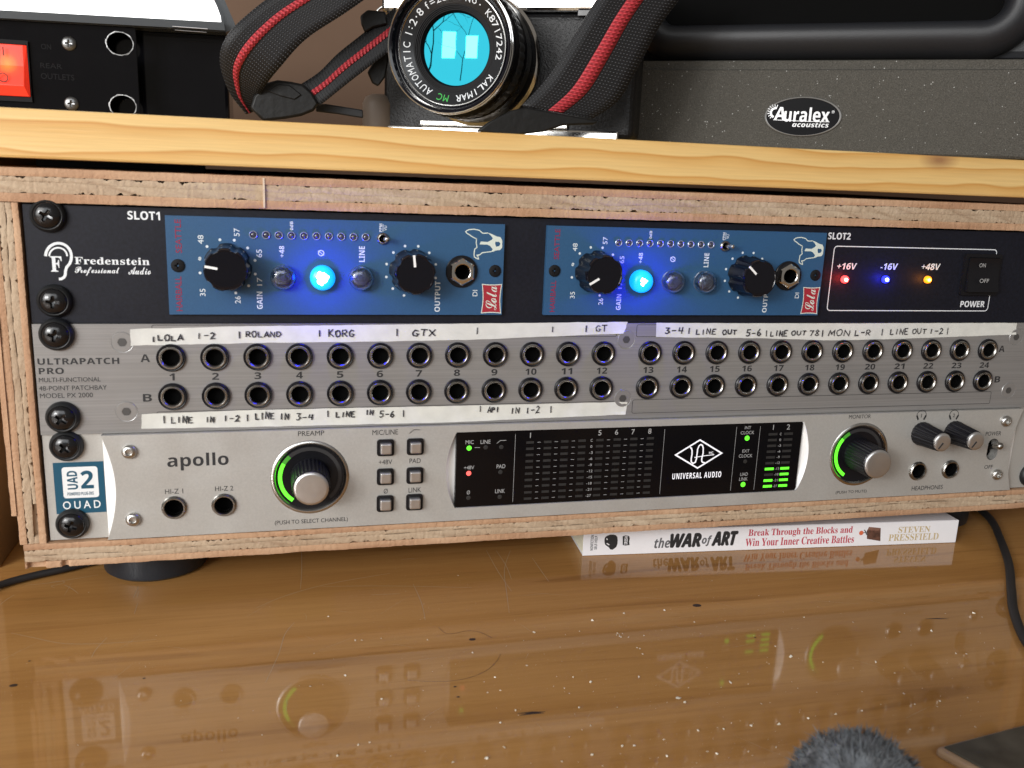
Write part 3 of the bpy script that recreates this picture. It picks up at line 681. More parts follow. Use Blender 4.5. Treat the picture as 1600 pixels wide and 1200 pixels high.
        def bad(g):
            P = []; n = 8; hx, hz_ = (xb-xa)/2-g, (zb-za)/2-g; cx, cz = (xa+xb)/2, (za+zb)/2
            for sx, sz, ex, ez in ((-1,1,1,1),(1,1,1,-1),(1,-1,-1,-1),(-1,-1,-1,1)):
                for i in range(n):
                    f = i/n; x = sx+(ex-sx)*f; z = sz+(ez-sz)*f; bul = .13*math.sin(math.pi*f)
                    if sx == ex: x *= 1-bul
                    else: z *= 1-bul*.35
                    P.append((cx+x*hx, cz+z*hz_))
            return P
        plate(W2, bad(0), [bad(.42)], Yp-.03, Yp)
        plate(W, bad(.4), [], Yp-.03, Yp)
        pword(W2, 'Lola', 767.6, 466, 37, 17, Yp-.06, rot=90, kind='script')
        MODP['badge'] = W.build('badge', M['badge_red'], None, loc=(0,0,0))
        b2 = W2.build('badge_script', M['cream_ink'], MODP['badge'], loc=(0,0,0))
        MODP['pr'] = MODP['let']+MODP['red']+[MODP['dog'], MODP['badge']]; pr = MODP['pr']
        for o in pr:
            o.parent = t; o.location = (-origin_of(t))*S; ORI[o.name] = Vector((0,0,0))
    else:
        c = place(MODP['panel'], t, (X, 0, Z))
        for o in MODP['pr']: place(o, t, D)
    # screws
    for sx, sz in ((at(278, 412.8, y=Y).x-MA[0], -19.0), (at(773.3, 424, y=Y).x-MA[0], -19.4)):
        p = (X+sx, Y, Z+sz)
        if 'scr' not in MODP:
            h = head_mesh(2.55, .25, .55, 1.15, .34, .9).build('panel_screw', M['blk_matte'], t, smooth=30, loc=p); MODP['scr'] = h
        else: place(MODP['scr'], t, p)
    # row of small lights
    for a, b in minis:
        p = (X+a, Y, Z+b)
        if 'mini' not in MODP:
            h = MB().lathe((0,0,0), [(1.55,.05),(1.6,.45),(1.4,.6),(1.2,.4),(1.15,-.4)], 20).build('meter_light', M['mini_ring'], t, smooth=40, loc=p)
            l = MB().lathe((0,0,0), [(1.1,-.4),(1.1,-.05),(.85,.3),(.45,.5),(.02,.55)], 16).build('lens', M['mini_led'], h, smooth=60, loc=p); l.location = (0,0,0)
            MODP['mini'] = h
        else: place(MODP['mini'], t, p)
    # toggle
    p = (X+tx, Y, Z+tz)
    if 'tog' not in MODP:
        h = MB().lathe((0,0,0), [(2.3,.05),(2.35,.8),(1.9,1.3),(1.5,1.0),(1.4,-1)], 24).build('toggle_switch', M['nickel'], t, smooth=35, loc=p)
        l = MB().tube([(0,-.2,0),(.5,-2.5,.05),(1.1,-4.6,.1),(1.35,-5.4,.12),(1.4,-5.8,.12)], [.75,.75,.95,.9,.35], 12).build('lever', M['chrome'], h, smooth=40, loc=p); l.location = (0,0,0)
        MODP['tog'] = h
    else: place(MODP['tog'], t, p)
    # push buttons with clear domed caps
    for i, cx in enumerate(CX):
        p = (X+cx, Y, Z-22.9)
        on = (i == lit)
        if 'cap' not in MODP:
            h = MB().lathe((0,0,0), [(4.9,.05),(4.95,2.6),(4.7,3.8),(3.9,4.7),(2.4,5.2),(.02,5.35),(.02,4.75),(2.2,4.6),(3.4,4.15),(4.1,3.4),(4.3,2.4),(4.3,.05),(4.9,.05)], 36).build('push_button', M['cap_clear'], t, smooth=40, loc=p)
            k = MB().lathe((0,0,0), [(3.4,.1),(3.4,2.4),(2.7,2.9),(1.6,3.0),(1.4,3.6),(.02,3.7)], 6).build('lamp_holder', M['cap_in'], h, loc=p); k.location = (0,0,0)
            MODP['cap'] = h
        else: h = place(MODP['cap'], t, p)
        if on:
            k = [c for c in h.children][0]; me = k.data.copy(); me.materials.clear(); me.materials.append(M['cap_lit_in']); k.data = me
            me = h.data.copy(); me.materials.clear(); me.materials.append(M['cap_lit']); h.data = me
            h['label'] = 'button lit bright blue'
            l = bpy.data.lights.new('button_glow', 'POINT'); l.energy = .05; l.color = (.0, .002, 1); l.shadow_soft_size = .003
            lo = bpy.data.objects.new('button_glow', l); C.objects.link(lo); lo.parent = h; lo.location = (0, -.0072, 0)
    # instrument jack with hex nut
    p = (X+jx, Y, Z+jz)
    if 'di' not in MODP:
        h = MB().lathe((0,0,0), [(6.7,.05),(6.7,.7),(6.4,.95),(4.2,.95)], 40).build('instrument_jack', M['blk_plastic'], t, smooth=35, loc=p)
        mb = MB(); P = []
        for r, y_, hx in ((5.7,-.95,1),(5.7,-2.2,1),(5.15,-2.75,.75),(3.5,-2.85,0),(3.15,-2.6,0),(3.15,4,0)):
            for i in range(48):
                a = 2*math.pi*i/48; k_ = math.cos(R(30))/math.cos(((a+R(0)) % R(60))-R(30)); rr = r*(k_*hx+(1-hx)*.93) if hx else r
                P.append((rr*math.sin(a), y_, rr*math.cos(a)))
        mb.add(P, [(k*48+i, k*48+(i+1) % 48, k*48+48+(i+1) % 48, k*48+48+i) for k in range(5) for i in range(48)])
        n_ = mb.build('hex_nut', M['chrome'], h, smooth=25, loc=p); n_.location = (0,0,0)
        b_ = MB().lathe((0,0,0), [(3.1,2.2),(3.1,-12)], 24, cap1=True).build('socket_bore', M['bore'], h, loc=p); b_.location = (0,0,0)
        MODP['di'] = h
    else: place(MODP['di'], t, p)
    flute_knob(t, (X+22.31, Y, Z-19.14), a1); flute_knob(t, (X+94.44, Y, Z-19.92), a2)
    return t
M['mini_ring'] = mat('clear_led_flange', (.30,.34,.42), .25, .3, coat=.5)
M['cap_lit'] = mat('lit_blue_button', (.02,.5,1), .3, emit=(0.0,.33,1.0), estr=1.2)
M['cap_lit_in'] = mat('button_lamp_on', (.9,.95,1), .4, emit=(.9,.97,1), estr=4)
def lit_core(t, X, Z, cx):
    mb = MB(); P = [(X+cx, -7.5, Z-22.9)]; n = 26
    for i in range(n):
        a = 2*math.pi*i/n; r = (2.35 if cx > 50 else 1.5)+.3*math.sin(3*a+1)+.22*math.sin(7*a)+.12*math.sin(11*a)
        P.append((X+cx-.3+r*math.cos(a), -7.15-.1*(r < 2.7), Z-22.7+r*math.sin(a)*1.1))
    mb.add(P, [(0, i+1, (i+1) % n+1) for i in range(n)])
    return mb.build('lit_core', M['cap_lit_in'], t, smooth=60)
mod1 = module(MA[0], MA[1], 'blue preamp module left of centre, its middle button lit bright blue', 1, 170, 96)
mod2 = module(MBX[0], MBX[1], 'blue preamp module nearer the power lights, its first button lit blue', 0, 211, 138)
lit_core(mod1, MA[0], MA[1], 58.6); lit_core(mod2, MBX[0], MBX[1], 43.3)

# ------------------------------------------------------------------ unit 2: patchbay
pb = thing('patchbay', (241, 100, 44.6), 'grey 48-point patchbay with two rows of jacks and handwritten white tape', 'patchbay')
PITCH_, X1, X13, ZA, ZB = 16.445, 49.568, 252.683, 75.09, 59.26
pos = [(X1+i*PITCH_, z) for i in range(12) for z in (ZA, ZB)] + [(X13+i*PITCH_, z) for i in range(12) for z in (ZA, ZB)]
plate(MB(), rect(.4, 482.2, 44.65, 88.5), [ring(x, z, 4.8, 24) for x, z in pos], -1, 1).build('faceplate', M['patch'], pb, bevel=.2)
MB().box(22, 460, 1.05, 150, 45.4, 88).build('chassis_box', M['bore'], pb)
for z, a in ((84.7, 12), (51.9, 38)): rack_screw(pb, (8.9, -1, z), a); rack_screw(pb, (474, -1, z), a+31)
for x, z in pos: jack(pb, (x, -1, z), 'patch')
mb = MB(); y = -1.06
pword(mb, 'ULTRAPATCH', 123, 564.4, 128, 10, y, kind='bold', off=.012, space=1.05); pword(mb, 'PRO', 80.2, 579.7, 39.4, 10, y, kind='bold', off=.012, space=1.05)
pword(mb, 'MULTI-FUNCTIONAL', 109.3, 593.2, 96.5, 7, y, off=.004); pword(mb, '48-POINT PATCHBAY', 114.5, 606.1, 106, 7.3, y, off=.004); pword(mb, 'MODEL PX 2000', 104, 617.8, 83, 7.3, y, off=.004)
pword(mb, 'A', 226.8, 559.7, 15, 12, y, kind='bold'); pword(mb, 'B', 230.3, 621.6, 14, 12, y, kind='bold'); pword(mb, 'A', 1565.5, 545, 9, 9.5, y, kind='bold'); pword(mb, 'B', 1558.5, 592.8, 8.5, 9.5, y, kind='bold')
for i in range(24):
    x = X1+i*PITCH_ if i < 12 else X13+(i-12)*PITCH_
    s = str(i+1); word(mb, s, (x, y, 67.2), 2.0 if s == '1' else (2.7 if i < 9 else (5.6 if s[0] == '2' else 5.0)), 2.85, kind='bold', off=.008)
B = lambda u, v: at(u, v, y=y)
for a, b in (((237,508),(963,529)), ((995.5,507.5),(1561,527)), ((245,643.7),(975,631)), ((988.6,625),(1546,630.5))):
    p, q_ = B(*a), B(*b)
    if a[0] == 245: x0, x1, z1, z0 = p.x, q_.x, p.z, p.z-5.2
    elif a[0] > 980 and a[1] > 600: x0, x1, z1, z0 = p.x, q_.x, p.z, B(1546, 630.5).z
    else: x0, x1, z1, z0 = p.x, q_.x, p.z, p.z-5.4
    L_ = rrect(x0, x1, z0, z1, .7, 3); mb.mark().stroke([(a_, y, b_) for a_, b_ in L_+L_[:1]], .22)
mb.build_words('lettering', M['black_ink'], pb)
HEXP = None
for u, v in ((191,534.8),(197.7,643),(978.6,530.6),(973,622.5),(1587.8,526.7),(1575.6,610)):
    c = B(u, v); p = (c.x, -1, c.z)
    if HEXP is None:
        HEXP = MB().lathe((0,0,0), [(4.15,.02),(4.1,.10),(3.95,.03),(3.85,.16),(1.75,.16)], 40).build('hex_bolt', mat('worn_bolt_head', (.36,.36,.36), .35, .6), pb, smooth=30, loc=p)
        h = MB().lathe((0,0,0), [(1.75,.16),(1.6,-.6),(.02,-.6)], 6).build('hex_recess_shade', mat('hex_recess_shade', (.12,.12,.12), .4, .6), HEXP, loc=p); h.location = (0,0,0)
        # dark hexagon on the bolt head, painted for the shade in its recess
        for vv in h.data.vertices: vv.co.y -= .0000
    else: place(HEXP, pb, p)
# the dark hexagon lies flat, proud of the sheet
for o in bpy.data.objects:
    if o.name.startswith('hex_recess_shade'):
        pass
for vtx in bpy.data.meshes['hex_recess_shade'].vertices: vtx.co.y = -.00020 if abs(vtx.co.y) > 0 else vtx.co.y

def tape(pts_top, pts_bot, thick, seed, frayl=True):
    """strip between two edge lines given as picture spots on the panel"""
    def samp(pts, f):
        us = [p[0] for p in pts]; u = us[0]+(us[-1]-us[0])*f
        for a, b in zip(pts, pts[1:]):
            if u <= b[0] or b is pts[-1]:
                return u, a[1]+(b[1]-a[1])*(u-a[0])/(b[0]-a[0])
    n = 90; P = []; F = []
    for i in range(n+1):
        f = i/n; a = samp(pts_top, f); b = samp(pts_bot, f)
        A_ = at(*a, y=-1.1); B_ = at(*b, y=-1.1)
        A_.z += .16*fn(i, seed, .31)+.1*fn(i, seed, 1.3); B_.z += .16*fn(i, seed+3, .37)+.1*fn(i, seed+5, 1.3)
        for k in range(5):
            q = A_.lerp(B_, k/4); lift = thick+.06*max(0, fn(i*.22+k*3, seed+9, 1))+(.22*(1-f*60) if f < 1/60 else 0)+(.35*(1-(1-f)*40) if 1-f < 1/40 and k in (0,4) else 0)
            if i in (0, n): q.x += .35*fn(k*1.7, seed+i, 1)
            P.append((q.x, -1-lift, q.z))
    for i in range(n):
        for k in range(4): F.append((i*5+k, i*5+k+1, i*5+6+k, i*5+5+k))
    m_ = MB().add(P, F); o = m_.build('tape_strip', M['tape'], pb)
    return o
T1 = tape([(204,514),(400,509.5),(737,505.5),(981,503)], [(204,540),(400,536),(600,533.5),(737,531),(974,521)], .07, 1)
T2 = tape([(1025,504.6),(1303,505.4),(1588.6,504.4)], [(1025,526.7),(1190,528.5),(1303,532),(1400,529.6),(1587,522.7)], .07, 2)
T3 = tape([(222,647),(400,640.5),(700,634.5),(980.4,628)], [(220.7,669.8),(400,667),(700,660),(977.5,647.6)], .07, 3)
# hand lettering: pen strokes on a unit square
HG = {'L': [[(.1,1),(.1,0),(.9,.05)]], 'O': [[(.5,1),(.1,.8),(.05,.4),(.3,0),(.8,.1),(.95,.55),(.75,.95),(.45,1)]], 'A': [[(.0,0),(.5,1),(1,0)],[(.2,.35),(.85,.38)]],
      '1': [[(.5,1),(.5,0)]], '-': [[(.1,.5),(.9,.52)]], '2': [[(.1,.8),(.5,1),(.85,.75),(.5,.35),(.05,0),(.95,.03)]], '|': [[(.5,1),(.5,0)]],
      'R': [[(.1,0),(.12,1),(.7,1),(.9,.72),(.6,.5),(.12,.45)],[(.4,.45),(.95,0)]], 'N': [[(.05,0),(.08,1),(.9,0),(.92,1)]], 'D': [[(.1,0),(.12,1),(.65,.9),(.95,.5),(.6,.08),(.1,0)]],
      'K': [[(.1,1),(.1,0)],[(.85,1),(.15,.45),(.95,0)]], 'G': [[(.95,.85),(.5,1),(.08,.6),(.2,.1),(.7,0),(.95,.35),(.55,.42)]], 'T': [[(0,1),(1,.97)],[(.5,1),(.45,0)]],
      'X': [[(0,1),(1,0)],[(.95,1),(.05,0)]], 'I': [[(.5,1),(.45,0)]], 'E': [[(.9,1),(.1,.97),(.08,0),(.95,.03)],[(.1,.52),(.7,.54)]], 'P': [[(.1,0),(.12,1),(.75,.95),(.85,.65),(.12,.48)]],
      'M': [[(.0,0),(.15,1),(.5,.35),(.85,1),(1,0)]], 'U': [[(.05,1),(.1,.2),(.45,0),(.85,.2),(.92,1)]], '3': [[(.1,.95),(.8,.95),(.45,.55),(.9,.3),(.5,0),(.05,.1)]],
      '4': [[(.2,1),(.1,.45),(.9,.45)],[(.75,1),(.7,0)]], '5': [[(.9,1),(.2,.98),(.15,.55),(.75,.55),(.85,.2),(.4,0),(.05,.1)]], '6': [[(.7,1),(.2,.6),(.1,.2),(.5,0),(.85,.25),(.6,.5),(.15,.35)]],
      '7': [[(.05,.95),(.9,1),(.4,0)]], '8': [[(.5,.5),(.15,.8),(.5,1),(.85,.8),(.5,.5),(.1,.2),(.5,0),(.9,.2),(.5,.5)]]}
def hand(mb, s, u, v, wp, hp, wt=.5):
    mb.mark(); rnd = random.Random(int(u*7+len(s)))
    y = -1.52; c = at(u, v, y=y); sx = (at(u+4, v, y=y)-at(u-4, v, y=y)).length/8; sz = (at(u, v+4, y=y)-at(u, v-4, y=y)).length/8
    W_, H_ = wp*sx, hp*sz; n = len(s); cw = W_/(n-.22) if n > 1 else W_
    for i, ch in enumerate(s):
        if ch == ' ': continue
        x0 = c.x-W_/2+i*cw; h = H_*rnd.uniform(.88, 1.08); dz = rnd.uniform(-.1, .1)*H_*.6; sl = rnd.uniform(-.04, .14)
        for st in HG[ch]:
            pts = []
            for a, b in zip(st, st[1:]):
                for f in (0, .5):
                    pts.append((a[0]+(b[0]-a[0])*f, a[1]+(b[1]-a[1])*f))
            pts.append(st[-1])
            Q = [Vector((x0+(px_+rnd.uniform(-.03,.03)+sl*py_)*cw*.8, y-.002*i, c.z-H_/2+dz+(py_+rnd.uniform(-.025,.025))*h)) for px_, py_ in pts]
            mb.stroke(Q, wt*rnd.uniform(.85, 1.2), taper=[rnd.uniform(.8, 1.1) for _ in Q])
for T_, words in ((T1, (('|',239.6,530,3,9),('LOLA',265.7,527.8,39,9),('1-2',321.3,524,30,10),('|',374,523.5,3,10),('ROLAND',411.2,522.2,55,9),('|',499.4,521,3,10),('KORG',533,520.5,40,11),('|',620.5,519.4,3,11),('GTX',661.6,519.8,36,10),('|',745.7,517.5,3,10),('|',863.5,514.5,3,8),('|',916,513.5,3,11),('GT',939.4,512.5,18,10))),
                  (T2, (('3-4',1053,516,29,10),('|',1076.8,517,3,9),('LINE',1103,518,31,8.5),('OUT',1140,518.6,22,7.5),('5-6',1177.5,520,24,10),('|',1197.8,520.6,3,10),('LINE',1217,521,26,8.5),('OUT',1248,520,23,7.5),('78',1272,520,15,9),('|',1285.6,520.7,3,11),('MON',1311,520,33,9.5),('L-R',1347.7,519.4,24,9.5),('|',1378.6,519.4,3,10),('LINE',1405,518,28,8.5),('OUT',1436.5,517.3,22,8),('1-2',1463,517,22,8),('|',1481,517,3,12))),
                  (T3, (('|',256.5,656.4,3,11),('LINE',284,656,34,9.5),('IN',327.6,655.5,14,9),('1-2',361,654,26,9),('|',386.7,653,3,11),('LINE',413.6,650,30,10),('IN',443.9,651,15,9),('3-4',475.5,651.5,27,10),('|',512.5,646.5,3,11),('LINE',539.6,647,30,9),('IN',577,644.5,12,8),('5-6',604.3,647,24,11),('|',630.6,645.5,3,11),('|',750.6,638.6,3,9),('API',770.7,640.2,18,8.5),('IN',804.4,641,14,10),('1-2',832,640.6,22,10),('|',861,639.5,3,10)))):
    mb = MB()
    for wd_ in words: hand(mb, *wd_)
    mb.build_words('handwriting', M['marker'], T_)

# ------------------------------------------------------------------ unit 3: audio interface
ap = thing('audio_interface', (241, 100, 0), 'silver audio interface with two large ringed knobs and black meter display, bottom of the rack', 'audio interface')
YF = -3.0
MB().box(22, 460, 2.05, 220, .8, 43.8).build('chassis_box', M['bore'], ap)
# fascia with scooped ends, recesses for display, knobs, buttons, sockets
A = lambda u, v: at(u, v, y=YF)
d0 = A(713, 675); d1 = A(1250, 700); DX0, DX1 = (A(713,675).x+A(711.3,793.3).x)/2, (A(1255,659.4).x+A(1245,767).x)/2
DZ1 = (A(713,675).z+A(1255,659.4).z)/2; DZ0 = (A(711.3,793.3).z+A(1245,767).z)/2
LX = (at(160,680,y=0).x+at(170,842,y=0).x)/2; RX = 482.6-LX
def bow(x, z0, z1, dx, n=18, up=True):
    P = [(x+dx*math.sin(math.pi*i/n)**.9, z0+(z1-z0)*i/n) for i in range(n+1)]
    return P if up else P[::-1]
z0f, z1f = .35, 44.25
BW = 4.3; DW = 4.4
outer = bow(LX, z0f, z1f, BW, up=True)+bow(RX, z0f, z1f, -BW, up=False)
disp_hole = [(DX0, DZ0), (DX1, DZ0)] + bow(DX1, DZ0, DZ1, DW)[1:-1] + [(DX1, DZ1), (DX0, DZ1)] + bow(DX0, DZ0, DZ1, -DW, up=False)[1:-1]
kp = (102.7, 23.4); km = (366.6, 23.4)
BTN = [A(*p) for p in ((601.6,698.5),(648,697.7),(602.5,744.6),(648.3,741.8),(601.6,786.2),(647.5,783.7))]
bx = [(BTN[0].x+BTN[2].x+BTN[4].x)/3, (BTN[1].x+BTN[3].x+BTN[5].x)/3]; bz = [(BTN[2*i].z+BTN[2*i+1].z)/2 for i in range(3)]
hz_ = [A(272.2,792.6), A(350,788.4), A(1433,735.5), A(1483.8,733)]
sl = A(1551, 702)
slot = [(sl.x+3.3*math.cos(R(a)), sl.z+2.4*(1 if a < 180 else -1)+3.3*math.sin(R(a))) for a in range(0, 360, 12)]
holes = [disp_hole, ring(*kp, 16.2, 64), ring(*km, 16.2, 64), slot] + [rrect(x-3.4, x+3.4, z-3.4, z+3.4, .8, 3) for x in bx for z in bz] + [ring(p.x, p.z, 4.3, 24) for p in hz_]
plate(MB(), outer, holes, YF, -.01).build('fascia', M['silver'], ap)
plate(MB(), rect(.5, 482.2, .3, 44.3), [slot]+[ring(p.x, p.z, 4.2, 24) for p in hz_], 0, 2).build('ear_plate', M['silver'], ap, bevel=.2)
def scoop(x, dx, z0, z1, ya, yb, n=24):
    """crescent wall from the straight line at depth ya to the bowed edge at the fascia front"""
    P = []; F = []
    for i in range(n+1):
        f = i/n; z = z0+(z1-z0)*f; w_ = dx*math.sin(math.pi*f)**.9
        for k in range(5):
            g = k/4; P.append((x+w_*g, ya+(yb-ya)*(g**1.5), z))
    for i in range(n):
        for k in range(4): F.append((i*5+k, i*5+k+1, i*5+6+k, i*5+5+k))
    return MB().add(P, F)
scoop(LX, BW, z0f, z1f, -.03, YF).build('scooped_edge', M['silver_edge'], ap, smooth=50)
scoop(RX, -BW, z0f, z1f, -.03, YF).build('scooped_edge', M['silver_edge'], ap, smooth=50)
scoop(DX1, DW, DZ0, DZ1, -.9, YF).build('scooped_edge', M['silver_edge'], ap, smooth=50)
scoop(DX0, -DW, DZ0, DZ1, -.9, YF).build('scooped_edge', M['silver_edge'], ap, smooth=50)
YD = -2.4
ds = MB(); plate(ds, rrect(DX0+.1, DX1-.1, DZ0+.12, DZ1-.12, 1.3), [], YD, -.2); ds = ds.build('display', M['display'], ap, bevel=.12)
# display contents
y = YD-.05; D_ = MB(); Bt = MB(); Sg = MB(); Dk = MB(); G = MB(); Rd = MB(); Ds = MB()
for s, u, v, wp, hp in (('MIC',733.9,690.9,12.7,6),('LINE',758.7,690.3,15.5,6),('+48V',733,730.6,16,5.6),('PAD',782.8,728.6,13.5,6),('\u00d8',731.9,769.4,5,6),('LINK',781.2,767.3,15,6),
                        ('INT',1168.8,668.2,9.6,4.5),('CLOCK',1168,676,21,5),('EXT',1165.5,704.7,11,4.6),('CLOCK',1165,712.2,21,5),('UAD',1162.5,741,12,5),('LINK',1161.5,748.5,13,5)):
    pword(D_, s, u, v, wp, hp, y, off=.006)
D_.mark().stroke([at(u, v, y=y) for u, v in ((776.3,692.9),(781.6,688.4),(791,688))], .22)
D_.mark().stroke([at(741.7,699.3,y=y), at(750.1,699.3,y=y)], .2)
for u, v in ((828.9,680.2),): pword(D_, '1', u, v, 1.3, 8, y, off=.01)
for s, u, v in (('5',937.4,676.2),('6',963.5,675.2),('7',989.3,674.8),('8',1015.4,673.7),('2',1232,667)): pword(D_, s, u, v, 5, 8, y, off=.01)
pword(D_, '1', 1208.6, 667.6, 1.2, 7.5, y, off=.01)
for a, b in (((805.3,678.5),(801.3,784)),((1038.2,670.8),(1031.3,771.6)),((1150.6,667.2),(1141.9,766.5)),((1187.6,666.1),(1178.5,765))):
    p, q_ = at(*a, y=y), at(*b, y=y); x = (p.x+q_.x)/2; D_.mark().stroke([(x, y, p.z), (x, y, q_.z)], .16)
def rows(u0, v0, u1, v1, n=10): return [at(u0+(u1-u0)*i/(n-1), v0+(v1-v0)*i/(n-1), y=y) for i in range(n)]
c5 = lambda x, v: (700+x/2.7586, 640+v/2.7586)
cols = [(*c5(352,142), *c5(345,382)), (*c5(427,139), *c5(421,380)), (*c5(500,136), *c5(493,377)), (*c5(575,133), *c5(567,373)), (*c5(652,131), *c5(642,370)), (*c5(727,129), *c5(716,366)), (*c5(798,127), *c5(787,360)), (*c5(870,125), *c5(857,356))]
colx = []
for c in cols:
    q_ = rows(*c); x = sum(p.x for p in q_)/10; colx.append(x)
zr = [sum(rows(*c)[i].z for c in cols)/8 for i in range(10)]
for x in colx:
    for z in zr: Dk.box(x-1.75, x+1.75, y, y+.02, z-.55, z+.55)
for k in (0, 1, 2, 4, 5, 6):
    for z in zr:
        xm = (colx[k]+colx[k+1])/2; Ds.box(xm-.75, xm+.75, y-.01, y, z-.09, z+.09)
lab = ['C', '0', '-3', '-6', '-9', '-12', '-15', '-18', '-21', '-27']
xs = (colx[3]+colx[4])/2+.3
for s, z in zip(lab, zr): word(D_, s, (xs, y, z), {1: .95, 2: 1.7, 3: 2.6}[len(s)], 1.25, off=.008)
c55 = lambda x, v: (960+x/5, 640+v/5)
rl = rows(*c55(1237,194), *c55(1197,598)); rr_ = rows(*c55(1358,187), *c55(1318,592)); rm = rows(*c55(1298,191), *c55(1256,597))
xl, xr, xm = (sum(p.x for p in q_)/10 for q_ in (rl, rr_, rm)); zr2 = [sum(q_[i].z for q_ in (rl, rr_, rm))/3 for i in range(10)]
MG = MB()
for i, z in enumerate(zr2):
    for x, lit in ((xl, i in (6, 8, 9)), (xr, i in (6, 7, 8, 9))):
        (G if lit else Dk).mark().box(x-2.35, x+2.35, y-(.03 if lit else 0), y+.02, z-.6, z+.6)
    word(D_, lab[i], (xm, y, z), {1: .95, 2: 1.6, 3: 2.4}[len(lab[i])], 1.2, off=.008)
def dot(mb, u, v, r): mb.mark().lathe(at(u, v, y=y), [(.001,.06),(r*.7,.05),(r,0)], 20)
dot(G, 733, 700.2, 1.12); dot(G, 1167.4, 684.6, 1.25); dot(G, 1161, 757, 1.25); dot(Rd, 732.4, 739.6, 1.12)
for u, v in ((758.9,699),(783.3,698.5),(781.9,737.6),(731.9,777.8),(780.8,776.4),(1164.4,721)): dot(Dk, u, v, 1.0)
D_.build_words('display_lettering', M['dim_ink'], ds); tag(Ds.build('scale_dashes', M['dim_ink'], ds), kind='stuff'); tag(Dk.build('unlit_segments', M['meter'], ds), kind='stuff'); G.build_words('lit_green_segment', M['g_led'], ds); Rd.build('lit_red_light', M['r_led'], ds)
# diamond logo
W = MB(); dm = [at(u, v, y=y) for u, v in ((1093.6,687),(1129.4,708.4),(1090,733.4),(1053.4,710.6))]
cx = (dm[0].x+dm[2].x)/2; cz = (dm[1].z+dm[3].z)/2; hx = (dm[1].x-dm[3].x)/2; hzz = (dm[0].z-dm[2].z)/2
o_ = [(cx,cz+hzz),(cx+hx,cz),(cx,cz-hzz),(cx-hx,cz)]; i_ = [(cx+(a-cx)*.89, cz+(b-cz)*.89) for a, b in o_]
plate(W, o_, [i_], y, y+.03)
W.stroke([at(*c55(*p), y=y) for p in ((590,295),(602,302),(607,320),(606,350),(600,385),(600,408),(614,420),(632,412),(641,385),(650,310),(662,282),(675,273),(688,280),(694,300),(693,340),(682,385),(683,405),(692,413),(706,415))], .62)
W.stroke([at(*c55(*p), y=y) for p in ((625,374),(700,361),(780,352))], .35)
pword(W, 'INC.', 1111.5, 707.3, 7.2, 3.4, y, off=.01); pword(W, 'UNIVERSAL AUDIO', 1089, 742.7, 76, 9, y, kind='bold', space=1.2)
W.build('logo', mat('white_backlit_logo', (.85,.85,.88), .5, emit=(.9,.9,1), estr=.35), ds)
# fascia lettering
y = YF-.05; W = MB()
for s, u, v, wp, hp in (('HI-Z 1',272,767.7,28.4,7.6),('HI-Z 2',350.3,763.2,28.4,7.3),('PREAMP',486.2,677,41,7.5),('(PUSH TO SELECT CHANNEL)',487,814.8,114,8.2),('MIC/LINE',602,675.4,40,8),
                        ('+48V',602.3,722,21,7.5),('PAD',648.6,720,17.5,7.3),('\u00d8',602.8,767.4,6.5,7.5),('LINK',648.2,765.5,19.5,7.5),('MONITOR',1343.8,650.9,34,6),('(PUSH TO MUTE)',1330,769,48,5.5),
                        ('HEADPHONES',1449,762,48,6.5),('POWER',1552.3,677.4,24,6.3),('OFF',1544.6,729.6,13,5.7)):
    pword(W, s, u, v, wp, hp, y, off=.004)
W.mark().stroke([A(*p) for p in ((639.6,677.4),(647,671.5),(656.5,671.5))], .28)
for u, v, s in ((1440,648,'1'),(1490.7,647.5,'2')):
    c = A(u, v); W.mark().stroke([(c.x+2.7*math.cos(R(a)), y, c.z-.4+2.7*math.sin(R(a))) for a in range(-30, 211, 15)], .3)
    for sg in (-1, 1): W.stroke([(c.x+sg*2.6, y, c.z-.4), (c.x+sg*1.6, y, c.z-2.6)], .9)
    word(W, s, (c.x, y, c.z-.5), .32 if s == '1' else 1.2, 1.9)
W.build_words('lettering', M['black_ink'], ap)
W = MB(); pword(W, 'apollo', 309.6, 721, 96, 26.5, y, kind='bold'); W.build('logo', M['black_ink'], ap)
# sticker on the ear
ye = -.08; E_ = lambda u, v: at(u, v, y=ye)
q_ = [E_(*p) for p in ((82,723.7),(161.7,720.3),(166.5,800),(88.6,803.3))]
xa, xb, za, zb = (q_[0].x+q_[3].x)/2, min((q_[1].x+q_[2].x)/2, LX-.2), (q_[2].z+q_[3].z)/2, (q_[0].z+q_[1].z)/2
st = MB().box(xa, xb, ye, ye+.05, za, zb).build('sticker', M['label_blue'], ap)
q_ = [at(*p, y=ye-.05) for p in ((96.5,730),(152.4,728.7),(154.7,776.6),(99,778.8))]
W = MB(); plate(W, rrect((q_[0].x+q_[3].x)/2, (q_[1].x+q_[2].x)/2, (q_[2].z+q_[3].z)/2, (q_[0].z+q_[1].z)/2, 1.1), [], ye-.05, ye)
pword(W, 'QUAD', 128, 789.6, 59, 14.5, ye-.05, space=1.5); W.build_words('sticker_white_print', M['label_white'], st)
W = MB(); pword(W, 'UAD', 113, 750.3, 29, 16.5, ye-.1, rot=90, kind='bold', off=.01); pword(W, '2', 136, 749.3, 20, 28, ye-.1, kind='bold', off=.012); pword(W, 'POWERED PLUG-INS', 126, 771.2, 41, 5, ye-.1, kind='bold')
W.build_words('sticker_blue_print', M['label_blue'], st)
